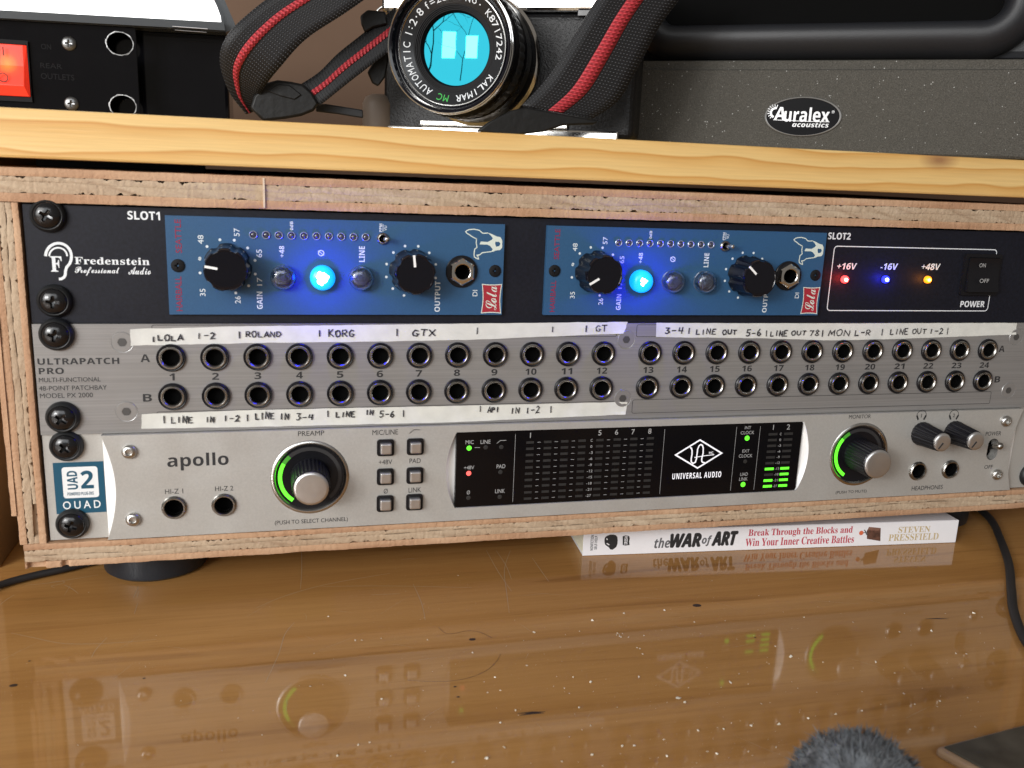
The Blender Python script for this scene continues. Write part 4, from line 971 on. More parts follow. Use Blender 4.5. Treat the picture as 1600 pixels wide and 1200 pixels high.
# small cap screws
FSC = None
for u, v in ((201,707),(207.3,813),(1574.3,658.8),(1560,742.5)):
    c = at(u, v, y=YF-1.5); p = (c.x, YF, c.z)
    if FSC is None:
        FSC = MB().lathe((0,0,0), [(2.85,.05),(2.95,.6),(2.7,1.3),(2.0,1.85),(1.45,1.95),(1.3,1.7),(1.25,.6),(.02,.5)], 30).build('cap_screw', M['steel'], ap, smooth=35, loc=p)
    else: place(FSC, ap, p)
for i, p in enumerate(hz_): jack(ap, (p.x, YF, p.z), 'front')
for z, a in ((40, 48), (7.2, 20)): rack_screw(ap, (9.2, 0, z), a); rack_screw(ap, (474, 0, z), a+33)
# push buttons
BTP = None
for x in bx:
    for z in bz:
        p = (x, YF, z)
        if BTP is None:
            b_ = MB(); plate(b_, rrect(-3.65, 3.65, -3.65, 3.65, 1.2, 4), [rrect(-2.45, 2.45, -2.45, 2.45, .6, 3)], -.9, 1.5)
            BTP = b_.build('push_button', M['blk_plastic'], ap, bevel=.3, loc=p)
            k_ = MB().box(-2.35, 2.35, -3.3, 1, -2.35, 2.35).build('button_cap', M['cap_alu'], BTP, bevel=.55, loc=p, bseg=3); k_.location = (0,0,0)
        else: place(BTP, ap, p)
# ringed encoders
def encoder(cx, cz, a0, a1, afade):
    k = MB().lathe((cx,0,cz), [(16.15,1.2),(16.15,3.0),(15.5,3.5),(15.0,3.5),(14.3,2.9),(14.1,2.3)], 72).build('ring_bezel', M['steel'], ap, smooth=40)
    d = MB().lathe((cx,0,cz), [(14.1,2.5),(13.6,2.35),(.02,2.3)], 72).build('ring_dish', M['blk_plastic'], k, smooth=50)
    def arc(name, m, b0, b1):
        P = []; F = []; n = max(3, int(abs(b1-b0)/4))
        for i in range(n+1):
            t_ = R(b0+(b1-b0)*i/n)
            for r_, h_ in ((11.5,2.32),(11.6,2.55),(13.1,2.6),(13.2,2.35)): P.append((cx+r_*math.cos(t_), -h_, cz+r_*math.sin(t_)))
        for i in range(n):
            for j in range(3): F.append((i*4+j, i*4+j+1, i*4+5+j, i*4+4+j))
        return MB().add(P, F).build(name, m, k, smooth=50)
    arc('lit_arc', M['g_led'], a0, a1); arc('fading_arc', M['g_led_dim'], a1, a1+(afade-a1)); arc('unlit_arc', M['ring_off'], afade, -50)
    return k
encoder(kp[0], kp[1], 234, 150, 132); encoder(km[0], km[1], 238, 140, 120)
def ribbed(name, c, Rb, Rt, H, nr, capr, parent=ap, line=None, lean=0):
    mb = MB(); P = []; F = []; seg = nr*4
    lv = [(Rb,0,.4),(Rb,1.2,.4),(Rb-.25,2.0,1),(Rt+.1,H-1.6,1),(Rt-.1,H-.6,.6),(Rt-.5,H-.3,0)]
    for r, h, k in lv:
        for i in range(seg):
            a = 2*math.pi*i/seg; s = (.32 if i % 4 in (0, 1) else 0)*k; P.append(((r-s)*math.cos(a), -h, (r-s)*math.sin(a)))
    for k in range(len(lv)-1):
        for i in range(seg):
            j = (i+1) % seg; F.append((k*seg+i, k*seg+j, (k+1)*seg+j, (k+1)*seg+i))
    mb.add(P, F)
    o = mb.build(name, M['blk_plastic'], parent, smooth=25, loc=c)
    q = MB().lathe((0,0,0), [(capr,H-1.0),(capr,H+.5),(capr-.5,H+.95),(capr-1.1,H+1.05),(.02,H+.9)], 48).build('knob_cap', M['cap_alu'], o, smooth=35, loc=c); q.location = (0,0,0)
    if line is not None:
        a = R(line); l = MB(); dx, dz = math.cos(a), math.sin(a); px, pz = -dz*.38, dx*.38
        P = [(dx*r_+px*s_, -(H+y_), dz*r_+pz*s_) for y_ in (.8, 1.12) for r_, s_ in ((.2,1),(.2,-1),(capr-.6,-1),(capr-.6,1))]
        l.add(P, [(0,1,2,3),(4,5,6,7),(0,1,5,4),(1,2,6,5),(2,3,7,6),(3,0,4,7)]); l = l.build('pointer', M['black_ink'], o, loc=c); l.location = (0,0,0)
    return o
ribbed('knob', (kp[0], -2.4, kp[1]), 8.3, 7.6, 14.2, 30, 7.0)
ribbed('knob', (km[0], -2.4, km[1]), 8.3, 7.6, 15.4, 30, 7.0)
ribbed('knob', (401, YF, 33), 6.1, 4.9, 14.8, 20, 4.5, line=232)
ribbed('knob', (420.1, YF, 33), 6.1, 4.9, 14.8, 20, 4.5, line=232)
# power toggle in its slot
w_ = MB(); P = []; n = len(slot)
for y_ in (YF+.02, -.02): P += [(a, y_, b) for a, b in slot]
w_.add(P, [(i, (i+1) % n, n+(i+1) % n, n+i) for i in range(n)]).build('slot_wall', M['silver_edge'], ap, smooth=40)
tip = at(1563.8, 697.5, y=-11)
MB().tube([(sl.x,-.5,sl.z+.5), (sl.x*.55+tip.x*.45,-5,sl.z*.5+tip.z*.5), (tip.x-.2,-9.5,tip.z), (tip.x,-11,tip.z), (tip.x+.05,-12,tip.z)], [1.3,1.35,1.9,1.8,.7], 16).build('power_toggle', M['nickel'], ap, smooth=50)

# ------------------------------------------------------------------ book under the case
BA = Vector((233.7, 18.5, ZD+.15)); BB = Vector((438.2, 4.0, ZD+.15)); be = (BB-BA).normalized(); bn = Vector((be.y, -be.x, 0))
book = thing('book', (336, 60, ZD), 'white paperback lying under the rack case with its title spine facing out', 'book')
def bfr(p): return BA+be*p[0]-bn*p[1]+Vector((0,0,p[2]))
LB = (BB-BA).length
MB().box(0, LB, 0, .4, 0, 12.6, bfr).build('spine', M['book_white'], book, bevel=.15)
MB().box(.1, LB-.1, .42, 135, 12.2, 12.65, bfr).build('cover', M['book_white'], book, bevel=.12)
MB().box(.1, LB-.1, .42, 135, .0, .35, bfr).build('cover', M['book_white'], book, bevel=.12)
MB().box(.8, LB-.8, .45, 133, .37, 12.18, bfr).build('page_block', M['pages'], book)
pl = (BA+bn*.06, bn)
def bw(mb, s, u, v, wp, hp, rot=0, **k): pword(mb, s, u, v, wp, hp, None, rot=rot, pl=pl, ex=be, **k)
bp_ = lambda u, v: at(u, v, pl=pl)
W = MB(); bw(W, 'the', 1034.8, 848.3, 24.5, 16, kind='boldit', off=.01); bw(W, 'of', 1104.4, 845, 15.5, 16.5, kind='boldit', off=.01); W.build_words('grey_title', M['book_grey'], book)
W = MB(); bw(W, 'WAR', 1071.6, 844.3, 49, 22, kind='boldit', off=.05); bw(W, 'ART', 1132.8, 841.3, 41, 22.5, kind='boldit', off=.05); bw(W, 'NONFICTION', 925, 848, 24, 4.6, rot=90, kind='bold'); bw(W, 'SELF-HELP', 931, 848, 21, 4.4, rot=90, kind='bold')
c7 = lambda x, v: bp_(860+x/4, 790+v/4)
def poly_on(mb, pts):
    P = [c7(*p) for p in pts]; mb.mark().add(P, [tuple(range(len(P)))])
poly_on(W, ((338,212),(342,198),(355,188),(372,182),(392,181),(408,185),(418,195),(421,215),(419,240),(412,258),(400,268),(388,276),(374,274),(366,262),(352,252),(342,244),(338,228)))
poly_on(W, ((452,192),(470,186),(492,190),(496,205),(492,225),(495,246),(470,250),(452,246)))
W.build_words('black_title', M['black_ink'], book)
W = MB(); pl_keep = pl; pl = (BA+bn*.12, bn); bw(W, 'BLACK', 968.5, 844.3, 14, 5.2, rot=90, kind='bold', off=.01); bw(W, 'IRISH', 978.2, 844.3, 13, 5.2, rot=90, kind='bold', off=.01)
for p_, q_ in (((352,236),(368,246)), ((352,205),(356,215))): W.stroke([c7(*p_), c7(*q_)], .5, nrm=bn)
W.build_words('glove_lettering', M['book_white'], book); pl = pl_keep
W = MB(); bw(W, 'Break Through the Blocks and', 1251.8, 831.3, 162, 13, kind='serif', off=.004, tilt=.0); bw(W, 'Win Your Inner Creative Battles', 1250.5, 844.8, 169, 12, kind='serif', off=.004, tilt=.0); W.build_words('subtitle', M['book_red'], book)
W = MB(); bw(W, 'STEVEN', 1428.8, 827.3, 49.5, 9.5, kind='serif'); bw(W, 'PRESSFIELD', 1427.8, 839, 77.5, 10.5, kind='serif'); W.build_words('author_name', M['book_gold'], book)
c6 = lambda x, v: bp_(1230+x/4, 620+v/4)
W = MB(); W.add([c6(*p) for p in ((498,838),(512,812),(528,822),(585,820),(582,902),(498,888))], [(0,1,2,3,4,5)]); pic = W.build('block_picture', M['book_brown'], book)
W = MB(); pl = (BA+bn*.1, bn); W.add([c6(*p) for p in ((500,835),(512,813),(585,820),(572,836))], [(0,1,2,3)]); W.build('block_top', M['book_brown2'], pic)
W = MB(); W.lathe(c6(463,851), [(.001,0),(1.25,0)], 14, ax=(be, (0,0,1), bn)); W.build('flower_picture', M['book_orange'], book)
W = MB(); W.stroke([c6(*p) for p in ((476,851),(485,848),(500,846))], .35, nrm=bn); W.stroke([c6(*p) for p in ((482,832),(490,842),(496,862))], .5, nrm=bn); W.build('stem_picture', M['black_ink'], book); pl = pl_keep

# ------------------------------------------------------------------ cables
def smooth_path(pts, n=8):
    pts = [Vector(p) for p in pts]; out = []
    for i in range(len(pts)-1):
        p0 = pts[max(i-1, 0)]; p1 = pts[i]; p2 = pts[i+1]; p3 = pts[min(i+2, len(pts)-1)]
        for k in range(n):
            t_ = k/n; out.append(.5*((2*p1)+(p2-p0)*t_+(2*p0-5*p1+4*p2-p3)*t_*t_+(3*p1-p0-3*p2+p3)*t_**3))
    return out+[pts[-1]]
zc_ = ZD+2.1
cr = [at(1548, 812, z=zc_), at(1562, 840, z=zc_), at(1576, 880, z=zc_), at(1580, 920, z=zc_), at(1584, 955, z=zc_), at(1602, 1000, z=zc_), at(1640, 1045, z=zc_), at(1690, 1100, z=zc_)]
cr = [cr[0]+Vector((30, 70, 0)), cr[0]+Vector((12, 30, 0))]+cr
tag(MB().tube(smooth_path(cr), 2.0, 12).build('cable', M['cable'], smooth=60), 'black cable running down the desk at the right of the white book', 'cable')
cl = [at(-60, 938, z=zc_), at(0, 914, z=zc_), at(50, 900, z=zc_), at(100, 889, z=zc_), at(150, 877, z=zc_), at(230, 862, z=zc_), at(320, 850, z=zc_)]
tag(MB().tube(smooth_path(cl), 1.6, 12).build('cable', M['cable'], smooth=60), 'black cable coming from under the left corner of the plywood case', 'cable')

# ------------------------------------------------------------------ things on the shelf
ZS = 167.6
# power conditioner with lit rocker
pc = thing('power_conditioner', (-100, 190, ZS), 'glossy black power unit with a lit red rocker switch, left end of the shelf', 'power conditioner')
YP = 130
pcp = lambda u, v: at(u, v, y=YP)
xr_ = 24.6
hA, hB = pcp(187, 68), pcp(192, 166)
slots = [[(c.x+6.0*math.cos(R(a))*(1), c.z+(5.2)*math.sin(R(a))) for a in range(0, 360, 12)] for c in (hA, hB)]
plate(MB(), [(-458,170.5),(xr_,170.5),(xr_,213.6),(-458,213.6)], slots, YP, YP+3).build('front_panel', M['cond'], pc, bevel=.3)
MB().box(-440, 4, YP+3.1, YP+160, 170.8, 213.2).build('chassis_box', M['bore'], pc)
for x in (-420, -20): MB().lathe((x, YP+25, ZS), [(7,0),(8,2.8)], 20, ax=((1,0,0),(0,1,0),(0,0,1)), cap0=True, cap1=True).build('foot', M['rubber'], pc)
for sl_ in slots:
    P = []; n = len(sl_); c0 = (sum(a for a, b in sl_)/n, sum(b for a, b in sl_)/n)
    for i, (a, b) in enumerate(sl_):
        j = 1.09+.03*math.sin(i*2.3)+.02*math.sin(i*5.1)
        P += [(a, YP+1.5, b), (a, YP-.08, b), (c0[0]+(a-c0[0])*j, YP-.05, c0[1]+(b-c0[1])*j)]
    MB().add(P, [(i*3+k, i*3+k+1, ((i+1) % n)*3+k+1, ((i+1) % n)*3+k) for i in range(n) for k in range(2)]).build('slot_edge', M['bare_edge'], pc, smooth=40)
PCS = None
for u, v in ((108, 68), (112, 162)):
    c = pcp(u, v); p = (c.x, YP, c.z)
    if PCS is None: PCS = head_mesh(3.3, .3, 1.3, 1.5, .42, 1.3).build('panel_screw', mat('dull_screw', (.16,.16,.16), .3, .9), pc, smooth=30, loc=p)
    else: place(PCS, pc, p)
r0, r1 = pcp(-22, 60), pcp(52, 160)
sw = MB(); plate(sw, rect(r0.x, r1.x, r1.z, r0.z), [rect(r0.x+2.5, pcp(46, 110).x, pcp(0, 150).z, pcp(0, 68).z)], YP-1.8, YP-.02); sw = sw.build('rocker_switch', M['blk_matte'], pc, bevel=.5)
xa, xb, za, zb = r0.x+2.8, pcp(46, 110).x-.3, pcp(0, 150).z+.3, pcp(0, 68).z-.3
P = [(xa,YP,za),(xb,YP,za),(xa,YP,zb),(xb,YP,zb),(xa,YP-3.0,za),(xb,YP-3.0,za),(xa,YP-6.5,za+4.5),(xb-1,YP-6.5,za+4.5),(xa,YP-3.4,(za+zb)/2+2),(xb-1,YP-3.4,(za+zb)/2+2),(xa,YP-3.0,zb),(xb-1,YP-3.0,zb),(xb,YP-2,zb)]
MB().add(P, [(4,5,7,6),(6,7,9,8),(8,9,11,10),(0,4,6,8,10,2),(5,1,3,12,11,9,7),(0,1,5,4),(10,11,12,3,2)]).build('lit_paddle', M['rocker_red'], sw, bevel=.3)
W = MB(); c = at(5, 80, y=YP-5.4); W.stroke([(c.x,YP-5.4,c.z+2), (c.x,YP-5.4,c.z-2)], .5); c = at(5, 121, y=YP-6.6); W.mark().stroke([(c.x+2*math.cos(R(a)), YP-6.6, c.z+2*math.sin(R(a))) for a in range(0, 361, 30)], .4)
W.build_words('switch_marks', M['speck'], sw)
W = MB(); yy = YP-.06
pword(W, 'ON', 72, 73, 16, 8.5, yy); pword(W, 'REAR', 80, 103, 34, 8, yy); pword(W, 'OUTLETS', 90, 120, 52, 9, yy); W.build_words('lettering', M['faint_ink'], pc)
# screen behind it
mo = thing('display_screen', (-40, 175, ZS), 'blown-out white screen with glossy black rounded frame above the red-switch unit', 'screen')
YM = 126.0
mp_ = lambda u, v: at(u, v, y=YM)
e = [mp_(*p) for p in ((-60,32.5),(200,33),(300,33.5),(347,34.5))]
scr = [(-300, e[0].z), (e[3].x-.5, e[3].z), (mp_(344,24).x, mp_(344,24).z), (mp_(338,8).x, mp_(338,8).z), (mp_(328,-12).x, mp_(328,-12).z), (mp_(315,-40).x, mp_(315,-40).z), (mp_(295,-90).x, mp_(295,-90).z), (-300, mp_(295,-90).z)]
plate(MB(), scr, [], YM-.2, YM+3).build('screen', M['screen'], mo)
fr_o = [(-305, mp_(0,46).z), (mp_(352,48).x, mp_(352,49).z), (mp_(368,46).x, mp_(368,43).z), (mp_(366,36).x, mp_(366,34).z), (mp_(357,14).x, mp_(357,14).z), (mp_(346,-12).x, mp_(346,-12).z), (mp_(318,-70).x, mp_(318,-70).z), (mp_(300,-100).x, mp_(300,-100).z), (-305, mp_(300,-100).z)]
plate(MB(), fr_o, [], YM+3.1, YM+16).build('frame', M['bez_grey'], mo, bevel=1.5)
plate(MB(), [(-305, mp_(0,47).z), (mp_(352,49).x, mp_(352,48).z), (mp_(350,36).x, e[3].z-.15), (-305, e[0].z-.15)], [], YM-1.0, YM+3).build('lower_rim', M['bez_grey'], mo, bevel=.6)
for (ua, va, ub, vb) in ((270,42.5,325,45.5), (274,47.5,323,51.5)):
    a, b = mp_(ua, va), mp_(ub, vb); MB().box(a.x, b.x, YM-2.2, YM-1.1, b.z, a.z).build('silver_tag', M['silver_tag'], mo, bevel=.2)
MB().box(-300, mp_(352,60).x, YM+18, YM+60, ZS+.3, mp_(352,46).z+1).build('base', M['cond'], mo, bevel=2)
# straps, camera: positions on the shelf
def ribbon(name, rowsL, m, parent, thick=1.0, stripe=None, sm=M['web_red'], sub=6, nseg=6, solid=True):
    """strap: rowsL = [(Left edge point, Right edge point)] in mm, smoothed; UV in mm"""
    Lp = smooth_path([a for a, b in rowsL], sub); Rp = smooth_path([b for a, b in rowsL], sub)
    def sheet(f0, f1, lift, cols_):
        P = []; uv = []; d = 0
        for i, (a, b) in enumerate(zip(Lp, Rp)):
            if i: d += (((a+b)/2)-((Lp[i-1]+Rp[i-1])/2)).length
            t_ = (Lp[min(i+1, len(Lp)-1)]+Rp[min(i+1, len(Rp)-1)]-Lp[max(i-1,0)]-Rp[max(i-1,0)])
            nn = t_.cross(b-a)
            nn = nn.normalized() if nn.length > 1e-6 else Vector((0,-1,0))
            if nn.dot(CAMDIR) < 0: nn = -nn
            w_ = 26
            for k in range(cols_+1):
                f = f0+(f1-f0)*k/cols_; P.append(a.lerp(b, f)+nn*lift); uv.append((f*w_, d))
        F = [(i*(cols_+1)+k, i*(cols_+1)+k+1, (i+1)*(cols_+1)+k+1, (i+1)*(cols_+1)+k) for i in range(len(Lp)-1) for k in range(cols_)]
        q = MB().add(P, F); q.uv = uv; return q
    o = sheet(0, 1, 0, nseg).build(name, m, parent, smooth=60)
    sd = o.modifiers.new('thick', 'SOLIDIFY'); sd.thickness = thick*S; sd.offset = 0
    if stripe:
        s_ = sheet(stripe[0], stripe[1], thick/2+.25, 2).build('red_stripe', sm, o, smooth=60)
        sd = s_.modifiers.new('thick', 'SOLIDIFY'); sd.thickness = .0004; sd.offset = 0
    return o
CAMDIR = Vector((0,-1,0))
AC = R(28); cu = Vector((math.cos(AC), -math.sin(AC), 0)); cn = Vector((-math.sin(AC), -math.cos(AC), 0)); CC = Vector((204.2, 97.2, ZS))
slr = thing('film_camera', CC-cn*15, 'old black and chrome film camera with cyan-coated lens standing on the pine shelf', 'camera')
def cf(p): return CC+cu*p[0]-cn*p[1]+Vector((0,0,p[2]))       # local: x right, y back, z up
MB().box(-67, 67, 1, 30, 2.2, 62.5, cf).build('body', M['leatherette'], slr, bevel=4, bseg=4)
MB().box(-66, 60, 0, 31, .2, 6.5, cf).build('bottom_plate', M['chrome'], slr, bevel=1.2)
MB().box(-45, 34, -1.2, 31, 6.7, 9.2, cf).build('bottom_trim', M['steel'], slr, bevel=.5)
MB().box(-67.5, 67.5, -.5, 31, 62.6, 82, cf).build('top_plate', M['chrome'], slr, bevel=2)
MB().box(36, 62, -1.3, 0, 60.2, 63.4, cf).build('top_trim', M['blk_gloss'], slr, bevel=.4)
MB().box(-20, 20, -6, 30, 82, 100, cf).build('viewfinder_hump', M['chrome'], slr, bevel=5, bseg=4)
LC = Vector((-14, 0, 207-ZS)); lax = (cu, Vector((0,0,1)), cn); lo = cf((LC.x, 0, LC.z))
ln = MB().lathe(lo, [(32,0),(32.5,2.5),(31.2,3.5),(30.9,4)], 72, ax=lax).build('lens', M['chrome'], slr, smooth=30)
MB().lathe(lo, [(31.0,3.5),(31.2,6),(30.2,11),(30.0,12),(30.6,13),(30.6,22),(29.6,23),(29.6,26),(30.4,27),(30.4,38),(29.3,39.5),(29.0,44),(28.7,46)], 72, ax=lax).build('focus_barrel', M['lens_black'], ln, smooth=30)
P = []; n = 144
for r_, h_ in ((30.5,28),(31.0,28.5),(31.0,36.5),(30.5,37)):
    for i in range(n): P.append(lo+cu*((r_-(.45 if i % 3 == 0 else 0))*math.cos(2*math.pi*i/n))+Vector((0,0,1))*((r_-(.45 if i % 3 == 0 else 0))*math.sin(2*math.pi*i/n))+cn*h_)
MB().add(P, [(k*n+i, k*n+(i+1) % n, (k+1)*n+(i+1) % n, (k+1)*n+i) for k in range(3) for i in range(n)]).build('focus_grip', M['rubber'], ln, smooth=25)
MB().lathe(lo, [(29.0,45.4),(29.9,45.8),(30.1,46.6),(30.0,47.4),(29.5,47.6)], 96, ax=lax).build('chrome_band', M['chrome'], ln, smooth=40)
MB().lathe(lo, [(29.5,47.5),(29.75,48),(29.8,49.6)], 96, ax=lax).build('filter_rim', M['lens_black'], ln, smooth=40)
MB().lathe(lo, [(29.8,49.55),(29.75,49.95),(29.45,50.05),(29.2,49.8)], 96, ax=lax).build('rim_edge', M['chrome'], ln, smooth=40)
MB().lathe(lo, [(29.25,49.8),(28.2,49.3),(27.4,45.5),(26.3,44.5)], 96, ax=lax).build('inner_thread', M['blk_gloss'], ln, smooth=40)
MB().lathe(lo, [(26.2,44.4),(26.0,45.3),(25.6,45.5),(25.4,45.3)], 96, ax=lax).build('bright_hairline', M['chrome'], ln, smooth=40)
MB().lathe(lo, [(25.4,45.0),(19.6,42.4)], 96, ax=lax).build('name_ring', M['lens_ring'], ln, smooth=40)
st_ = [(19.6,42.4)]
for i in range(4): st_ += [(19.4-i*.6, 42.3-i*.55), (18.9-i*.6, 42.3-i*.55)]
st_ += [(16.6,39.0),(16.0,37)]
MB().lathe(lo, st_, 72, ax=lax).build('stepped_baffle', M['blk_matte'], ln, smooth=20)
MB().lathe(lo, [(16.2,38.2),(14.0,38.35),(11.0,38.52),(7.5,38.67),(4,38.76),(.01,38.8)], 72, ax=lax).build('front_element', M['glass'], ln, smooth=60)
# engraved ring text: letters around the ring, tops outward
def ring_text(mb, s, a0, step, r, sz, kind=None):
    a = a0
    for ch in s:
        if ch != ' ':
            t_ = R(a); rad = cu*math.cos(t_)+Vector((0,0,1))*math.sin(t_); tan = cu*math.sin(t_)-Vector((0,0,1))*math.cos(t_)
            f = (r-19.6)/5.8; h_ = 42.4+2.6*f+.12; sl_ = (rad*5.8+cn*2.6).normalized()
            word(mb, ch, lo+rad*r+cn*h_, sz*{'I': .14, '1': .14, '.': .22, ':': .2, 'm': .95, 'f': .45}.get(ch, .72), sz*{'.': .2, '=': .45, 'o': .75, ':': .6}.get(ch, 1), ex=tan, ez=sl_, off=.006)
        a -= step
W = MB(); ring_text(W, 'No.', 72, 8, 22.6, 3.2); ring_text(W, 'K8717242', 42, 7.4, 22.6, 3.4); ring_text(W, 'KALIMAR', -36, 7.6, 22.6, 3.4); ring_text(W, 'AUTOMATIC', -120, 7.9, 22.6, 3.4); ring_text(W, '1:2.8', 164, 7, 22.6, 3.4); ring_text(W, 'f=28mm', 125, 7.6, 22.6, 3.2)
W.build('ring_lettering', M['white_ink'], ln)
W = MB(); ring_text(W, 'MC', -97, 8, 22.6, 3.4); W.build('green_lettering', M['green_ink'], ln)
# strap lug and split ring
lg = cf((-69, 10, 66)); MB().tube([lg+Vector((5*math.cos(R(a)), 0, 5*math.sin(R(a))-4)) for a in range(0, 361, 24)], .8, 8).build('split_ring', M['chrome'], slr, smooth=60)
MB().lathe(lg+Vector((3,0,0)), [(3,-3),(3,3)], 16, ax=((0,1,0),(0,0,1),(1,0,0)), cap0=True, cap1=True).build('strap_lug', M['chrome'], slr, smooth=40)
c8 = lambda x, v, yy: at(340+x/5.3333, v/5.3333, y=yy)
rows_ = [((1180,-560),(1560,-260),74,74),((900,-370),(1300,-60),73,73),((640,-160),(1060,110),72,72),((400,0),(790,285),71,72),((250,120),(655,405),70,72),((130,230),(525,555),69,73),((50,350),(440,655),70,77),((18,470),(380,740),74,82),((40,620),(350,800),80,88),((110,790),(310,850),86,92),((240,950),(290,930),92,95)]
rows_ = [(c8(*a, ya), c8(*b, yb)) for a, b, ya, yb in rows_]
ribbon('strap', rows_, M['web_black'], slr, stripe=(.31, .45))
rows_ = [((1480,60),(1560,330),98,92),((1400,130),(1440,420),96,91),((1200,290),(1255,560),94,90),((1000,450),(1100,680),92,89),((850,600),(950,800),91,88),((700,700),(850,880),90,88)]
rows_ = [(c8(*a, ya), c8(*b, yb)) for a, b, ya, yb in rows_]
ribbon('strap', rows_, M['web_black'], slr, stripe=(.40, .60), thick=1.0)
def slab(pts, y0, th, m, name, parent, bev=1.2, fnp=None):
    P = [fnp(*p, y0) for p in pts]; Q = [p+Vector((0, th, 0)) for p in P]; n = len(P)
    return MB().add(P+Q, [tuple(range(n)), tuple(range(2*n-1, n-1, -1))]+[(i, (i+1) % n, n+(i+1) % n, n+i) for i in range(n)]).build(name, m, parent, bevel=bev, smooth=40)
slab(((270,900),(300,800),(400,690),(500,665),(620,680),(710,700),(790,770),(845,865),(800,925),(700,965),(560,990),(380,1010)), 86, 3.5, M['leather'], 'strap_end', slr, fnp=c8)
slab(((420,760),(500,700),(600,710),(700,790),(640,830),(520,800)), 85.2, 1.0, M['leather'], 'strap_pad', slr, .4, fnp=c8)
slab(((820,870),(900,865),(1210,915),(1215,985),(1000,950),(820,930)), 100, 2, M['rubber'], 'strap_tail', slr, .6, fnp=c8)
slab(((1190,130),(1250,80),(1400,95),(1420,200),(1300,230),(1230,270),(1200,200)), 92, 3, M['leather'], 'lug_pad', slr, .8, fnp=c8)
slab(((1250,600),(1350,430),(1440,420),(1400,640),(1340,720),(1290,690)), 99, 3, M['leather'], 'lug_pad', slr, .8, fnp=c8)
px = lambda u, v, yy: at(u, v, y=yy)
rows_ = [((965,-60),(1090,-45),48,52),((944,-20),(1064,-5),47,51),((918,22),(1030,42),46,50),((884,78),(998,102),45,49),((850,128),(967,156),44,48),((815,165),(925,186),43,47)]
rows_ = [(px(*a, ya), px(*b, yb)) for a, b, ya, yb in rows_]
ribbon('strap', rows_, M['web_black'], slr, stripe=(.36, .56))
slab(((745,205),(765,190),(800,172),(822,168),(935,188),(930,194),(880,196),(850,206),(800,212)), 42, 3, M['leather'], 'strap_end', slr, .8, fnp=px)
slab(((1046,-10),(1060,-10),(1030,30),(1010,62),(1003,75),(1000,66),(1020,25)), 52, 2, M['leather'], 'strap_fold', slr, .5, fnp=px)
# small beige cap behind the camera
bc = at(584, 172, y=135); tag(MB().lathe((bc.x+3, 135, ZS+.1), [(8.5,0),(9,1),(9,17),(7.5,20.5),(4,22),(.02,22.2)], 32, ax=((1,0,0),(0,1,0),(0,0,1))).build('bottle_cap', M['beige'], smooth=50), 'dull beige rounded cap on the shelf just behind the film camera', 'cap')
# monitor isolation pad and speaker, toed in
PA = Vector((281, 117.5, ZS)); pe = Vector((152.5, -106.4, 0)).normalized(); pn = Vector((pe.y, -pe.x, 0))   # pn faces the viewer
def pf(p): return PA+pe*p[0]-pn*p[1]+Vector((0,0,p[2]))
fo = thing('foam_pad', PA+pe*120, 'charcoal speckled foam isolation pad with oval badge under the black speaker', 'foam pad')
fm = MB(); prof = [(1.2,.3),(0,1.5),(0,29),(1.0,41.5),(3.2,42.2),(3.4,46.4),(4.4,46.9),(150,46.9),(150,.3)]; P = []; n = len(prof); L_ = [0, .8]+[2+i*8 for i in range(31)]+[249.2, 250]
for x in L_:
    for (yy, zz) in prof:
        ins = 1.2 if x in (0, 250) else 0
        P.append(pf((x, yy+ins+.18*fn(x+zz*3, 77, .11), zz)))
F = [(i*n+j, i*n+(j+1) % n, (i+1)*n+(j+1) % n, (i+1)*n+j) for i in range(len(L_)-1) for j in range(n)]+[tuple(range(n)), tuple(range((len(L_)-1)*n, len(L_)*n))]
fm.add(P, F).build('foam_block', M['foam'], fo, smooth=30)
plf = (PA+pn*.9, pn)
bc_ = at(1254, 182.3, pl=plf); hw = (at(1314,183,pl=plf)-at(1194,181.5,pl=plf)).length/2; hh = (at(1250,151,pl=plf)-at(1250,212,pl=plf)).length/2
fax = (pe, Vector((0,0,1)), pn)
bo = bc_-pn*1.0
bd = MB().lathe(bo, [(1,0),(1,1.2),(.97,1.5),(.955,1.4),(.95,1.15)], 64, ax=(pe*hw, Vector((0,0,hh)), pn)).build('badge', M['badge_sil'], fo, smooth=35)
MB().lathe(bo, [(.955,1.1),(.5,1.22),(.01,1.25)], 64, ax=(pe*hw, Vector((0,0,hh)), pn)).build('badge_face', M['badge_blk'], bd, smooth=50)
plb = (bo+pn*1.42, pn); W = MB()
c3 = lambda x, v: (1000+x/2.6667, v/2.6667)
def fw(s, x0, x1, v0, v1, **k):
    a = c3((x0+x1)/2, (v0+v1)/2); pword(W, s, a[0], a[1], (x1-x0)/2.6667, (v1-v0)/2.6667, None, pl=plb, ex=pe, **k)
fw('A', 562, 608, 446, 500, kind='bold', shear=.1); fw('uralex', 600, 790, 448, 508, kind='bold', off=.005); fw('acoustics', 634, 786, 509, 530, kind='boldit'); fw('\u00ae', 799, 811, 460, 472)
W.stroke([at(*c3(*p), pl=plb) for p in ((555,499),(680,505),(790,508))], .3, nrm=pn)
W.stroke([at(*c3(*p), pl=plb) for p in ((570,449),(553,454),(545,466),(547,480),(556,488))], 1.0, nrm=pn)
for a in range(70, 250, 20):
    c0 = Vector(c3(563, 468)); d_ = Vector((math.cos(R(a)), -math.sin(R(a)))); p0 = c0+d_*8.5; p1 = c0+d_*12.5
    W.stroke([at(*p0, pl=plb), at(*p1, pl=plb)], .35, nrm=pn)
W.build_words('badge_lettering', M['badge_sil'], bd)
